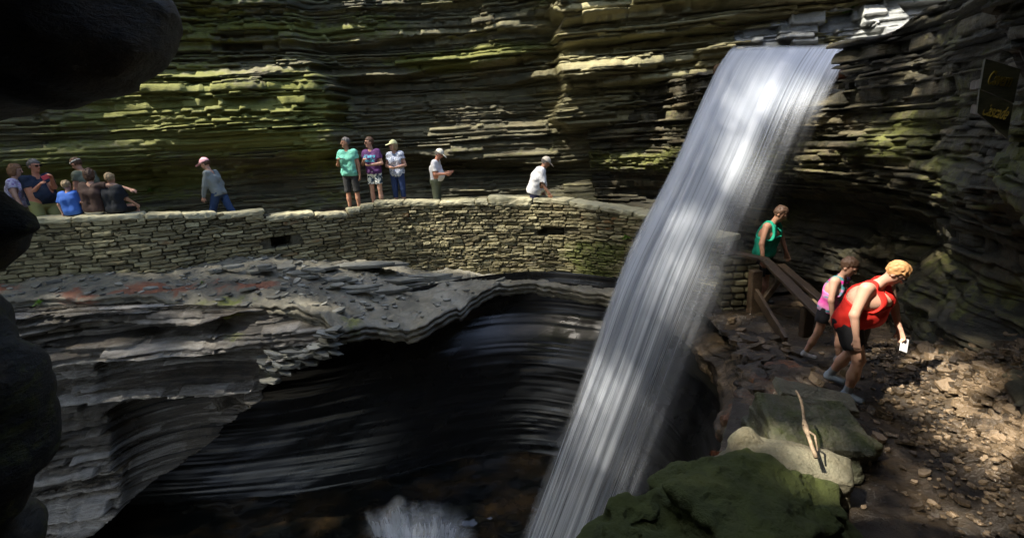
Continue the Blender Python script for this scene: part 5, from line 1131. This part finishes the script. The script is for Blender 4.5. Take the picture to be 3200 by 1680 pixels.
tube(q, [hnd+np.array([0, -.03, .05]), hnd+np.array([.05, -.05, .0]), hnd+np.array([.13, -.06, -.02])], [.005, .005, .005], 6); tube(q, [hnd+np.array([.05, -.06, -.01]), hnd+np.array([.17, -.07, -.03])], [.012, .012], 6)
tag(q.build('eyeglasses', MB), 'dark folded eyeglasses in the hand of the man in mint green', 'eyeglasses')
# lettering on the purple shirt, laid on the cloth
lt = text_mesh('Always\nPacific', C_('cyan_print', (.10, .42, .58)), size=.115, ext=.0, shear=.3, bevel=.004, spacing=.95, line=.85)
me = lt.data; P_, S_2, X_2, Y_2 = m2['P'], m2['S'], m2['Xr'], m2['Yf']
shb = m2['shirt'].data; cv2 = np.empty(len(shb.vertices)*3, np.float32); shb.vertices.foreach_get('co', cv2); ff = np.empty(len(shb.loops), np.int32); shb.loops.foreach_get('vertex_index', ff)
Bt = BVHTree.FromPolygons([tuple(v) for v in cv2.reshape(-1, 3).tolist()], ff.reshape(-1, 4).tolist())
for v in me.vertices:
    q_ = P_+S_2*(.315+v.co.y)-X_2*(v.co.x-.02)+Y_2*.5; hit = Bt.ray_cast(Vector(q_), Vector(-Y_2)); v.co = (hit[0]+Vector(Y_2)*.004) if hit[0] is not None else Vector(q_-Y_2*.36)
lt.parent = m2['shirt']
# ------------------------------------------------------------------ unseen leaf canopy added for shade, gaps cut where sun patches land
rc_ = np.random.RandomState(5)
e1 = nrm(np.cross(SUN_DIR, [0, 0, 1.])); e2 = np.cross(e1, SUN_DIR); C0 = np.array([-2.5, 6.0, 0.])
TG = []   # world point on the sun ray, radius, openness
bpy.context.view_layer.update(); DG = bpy.context.evaluated_depsgraph_get()
def hitp(u, v, y):
    d = ray(u, v); d = d/np.linalg.norm(d); h = S.ray_cast(DG, Vector(CAM+d*.3), Vector(d))
    return np.array(h[1]) if h[0] else atY(u, v, y)
def tgt(u, v, y, r, a=1.0): TG.append((hitp(u, v, y), r, a))
for i, (u, v, y, r, n, lb) in enumerate([(2650, 42, 10.6, .32, 60, 'leafy green plant hanging on the wet bank above the fall'), (2250, 75, 12.0, .16, 30, 'tuft of green on the ledges left of the fall head'), (1955, 745, 10.75, .13, 40, 'small fern on the stone wall next to the falling water'), (125, 950, 8.9, .12, 26, 'tiny green weed at the left end of the shelf'), (632, 885, 9.6, .07, 24, 'tiny bright weed on the rusty part of the shelf'), (470, 600, 11.9, .14, 30, 'little green clump on the cliff beside the seated group')]):
    p_ = hitp(u, v, y); plant(p_+(CAM-p_)/np.linalg.norm(CAM-p_)*.04, r, n, lb, i)
for u, v, y, r in [(2900, 1140, 4.5, .24), (2970, 1210, 4.3, .30), (3030, 1310, 4.0, .28), (3110, 1380, 3.9, .22), (2860, 1110, 4.8, .08)]: tgt(u, v, y, r)
for u, v, y, r in [(2790, 1215, 4.4, .12), (2850, 1255, 4.2, .12), (2830, 1530, 3.1, .085), (2890, 1560, 2.9, .07), (2985, 1630, 2.8, .12), (3060, 1660, 2.7, .09), (2880, 1650, 2.7, .07), (2770, 1440, 3.2, .065), (3090, 1470, 3.1, .09), (3150, 1570, 2.9, .09)]: tgt(u, v, y, r)
for u, v, y, r in [(2330, 1340, 3.5, .12), (2420, 1370, 3.45, .12), (2500, 1400, 3.4, .11), (2550, 1430, 3.3, .10), (2535, 1190, 4.2, .09)]: tgt(u, v, y, r)
for u, v, y, r in [(2720, 900, 4.9, .2), (2760, 980, 4.8, .16), (2800, 860, 4.75, .14), (2600, 880, 6.0, .13), (2660, 860, 5.9, .1), (2440, 720, 8.8, .16)]: tgt(u, v, y, r)
for u, v, y, r, a in [(2200, 830, 8.1, .22, .35), (2160, 900, 8.0, .2, .25), (1870, 1200, 7.9, .22, .4), (1830, 1300, 7.8, .14, .3)]: tgt(u, v, y, r, a)
for u, v, y, r, a in [(2850, 245, 7.2, .20, 1), (2830, 305, 7.3, .12, 1), (2600, 365, 8.6, .12, 1), (2720, 400, 8.2, .1, 1), (2650, 665, 7.0, .14, 1), (2840, 690, 6.0, .16, 1), (2520, 480, 8.6, .15, .8), (2950, 600, 5.4, .16, .8), (2980, 830, 5.0, .12, .8), (2880, 560, 5.8, .15, .8), (2500, 570, 8.5, .15, .8)]: tgt(u, v, y, r, a)
for u, v, y, r, a in [(700, 1050, 8, .4, .5), (900, 1000, 8, .4, .5), (450, 1180, 8, .4, .4), (2500, 60, 11.5, .7, .3), (2800, 60, 11, .8, .6), (2200, 60, 12.5, .7, .45), (1900, 200, 13, .7, .7), (1950, 300, 12.8, .6, .7), (1850, 380, 12.9, .4, .8), (1600, 170, 13.6, .7, .6), (2050, 200, 12.6, .5, .7),
    (600, 330, 12.6, 1.0, .75), (850, 380, 12.9, .9, .75), (700, 250, 12.8, .9, .7), (450, 350, 12.3, .7, .6), (950, 300, 13, .6, .7), (900, 90, 13.3, .9, .6), (1150, 90, 13.5, .9, .6), (1450, 120, 13.6, .9, .6), (1250, 330, 13.9, .8, .45), (1550, 330, 13.9, .8, .45), (800, 560, 13, .7, .5), (1180, 500, 12.6, .45, .6), (1380, 540, 12.8, .3, .6), (700, 30, 13, 1.2, .6), (1300, 200, 13.8, .8, .5), (200, 520, 11, .5, .4), (200, 570, 10, .3, .5), (1300, 650, 12.0, .5, .55), (1700, 640, 11.8, .5, .6), (1500, 680, 12.0, .5, .5), (600, 700, 10.3, .5, .45), (1100, 760, 12, .6, .4), (1500, 780, 12.1, .5, .4), (1000, 740, 11.4, .8, .3)]: tgt(u, v, y, r, a)
NEARN = 0
def canopy(n, span, size, dist, seed, grow):
    r = np.random.RandomState(seed); a = r.uniform(-span[0], span[0], n); b = r.uniform(-span[1], span[1], n); d = dist+r.uniform(-2.2, 2.2, n)
    c = C0+e1*a[:, None]+e2*b[:, None]+SUN_DIR*d[:, None]
    keep = np.ones(n, bool)
    for p_, rr_, op in TG:
        far_ = p_[1] > 7.3; q_ = c-p_; q_ = q_-(q_@SUN_DIR)[:, None]*SUN_DIR; dd = np.linalg.norm(q_, axis=1)
        if grow: keep &= ~((dd < rr_+(.12 if far_ else .30)) & (r.uniform(0, 1, n) < (op if far_ else 1)))
        else: keep &= ~((dd < rr_+(.45 if far_ else .03)) & (r.uniform(0, 1, n) < (1 if far_ else op)))
    c = c[keep]; m = len(c); ax = r.normal(size=(m, 3)); ax /= np.linalg.norm(ax, axis=1)[:, None]; bx = np.cross(ax, r.normal(size=(m, 3))); bx /= np.linalg.norm(bx, axis=1)[:, None]
    s = size*r.uniform(.6, 1.2, m)[:, None]
    V = np.stack([c-ax*s*.5, c+bx*s*.3, c+ax*s*.5, c-bx*s*.3], 1).reshape(-1, 3); F_ = np.arange(4*m).reshape(-1, 4)
    return V, F_
mlf, t, p = new_mat('leaf'); p.inputs['Base Color'].default_value = (.06, .11, .02, 1); p.inputs['Roughness'].default_value = .6
tl_ = t.nodes.new('ShaderNodeBsdfTranslucent'); tl_.inputs[0].default_value = (.50, .55, .14, 1); mx = t.nodes.new('ShaderNodeMixShader'); mx.inputs[0].default_value = .5; t.links.new(p.outputs[0], mx.inputs[1]); t.links.new(tl_.outputs[0], mx.inputs[2]); t.links.new(mx.outputs[0], t.nodes['Material Output'].inputs[0])
V1, F1 = canopy(120000, (13.5, 11), .34, 22, 3, False); V2, F2 = canopy(80000, (13.5, 11), .34, 46, 4, True)
V = np.vstack([V1, V2]); F_ = np.vstack([F1, F2+len(V1)])
cn = mesh_obj('shade_canopy', V, F_.astype(np.int32), mlf); tag(cn, 'unseen leafy canopy added to shade the gorge, gaps cut for sun patches', kind='stuff')
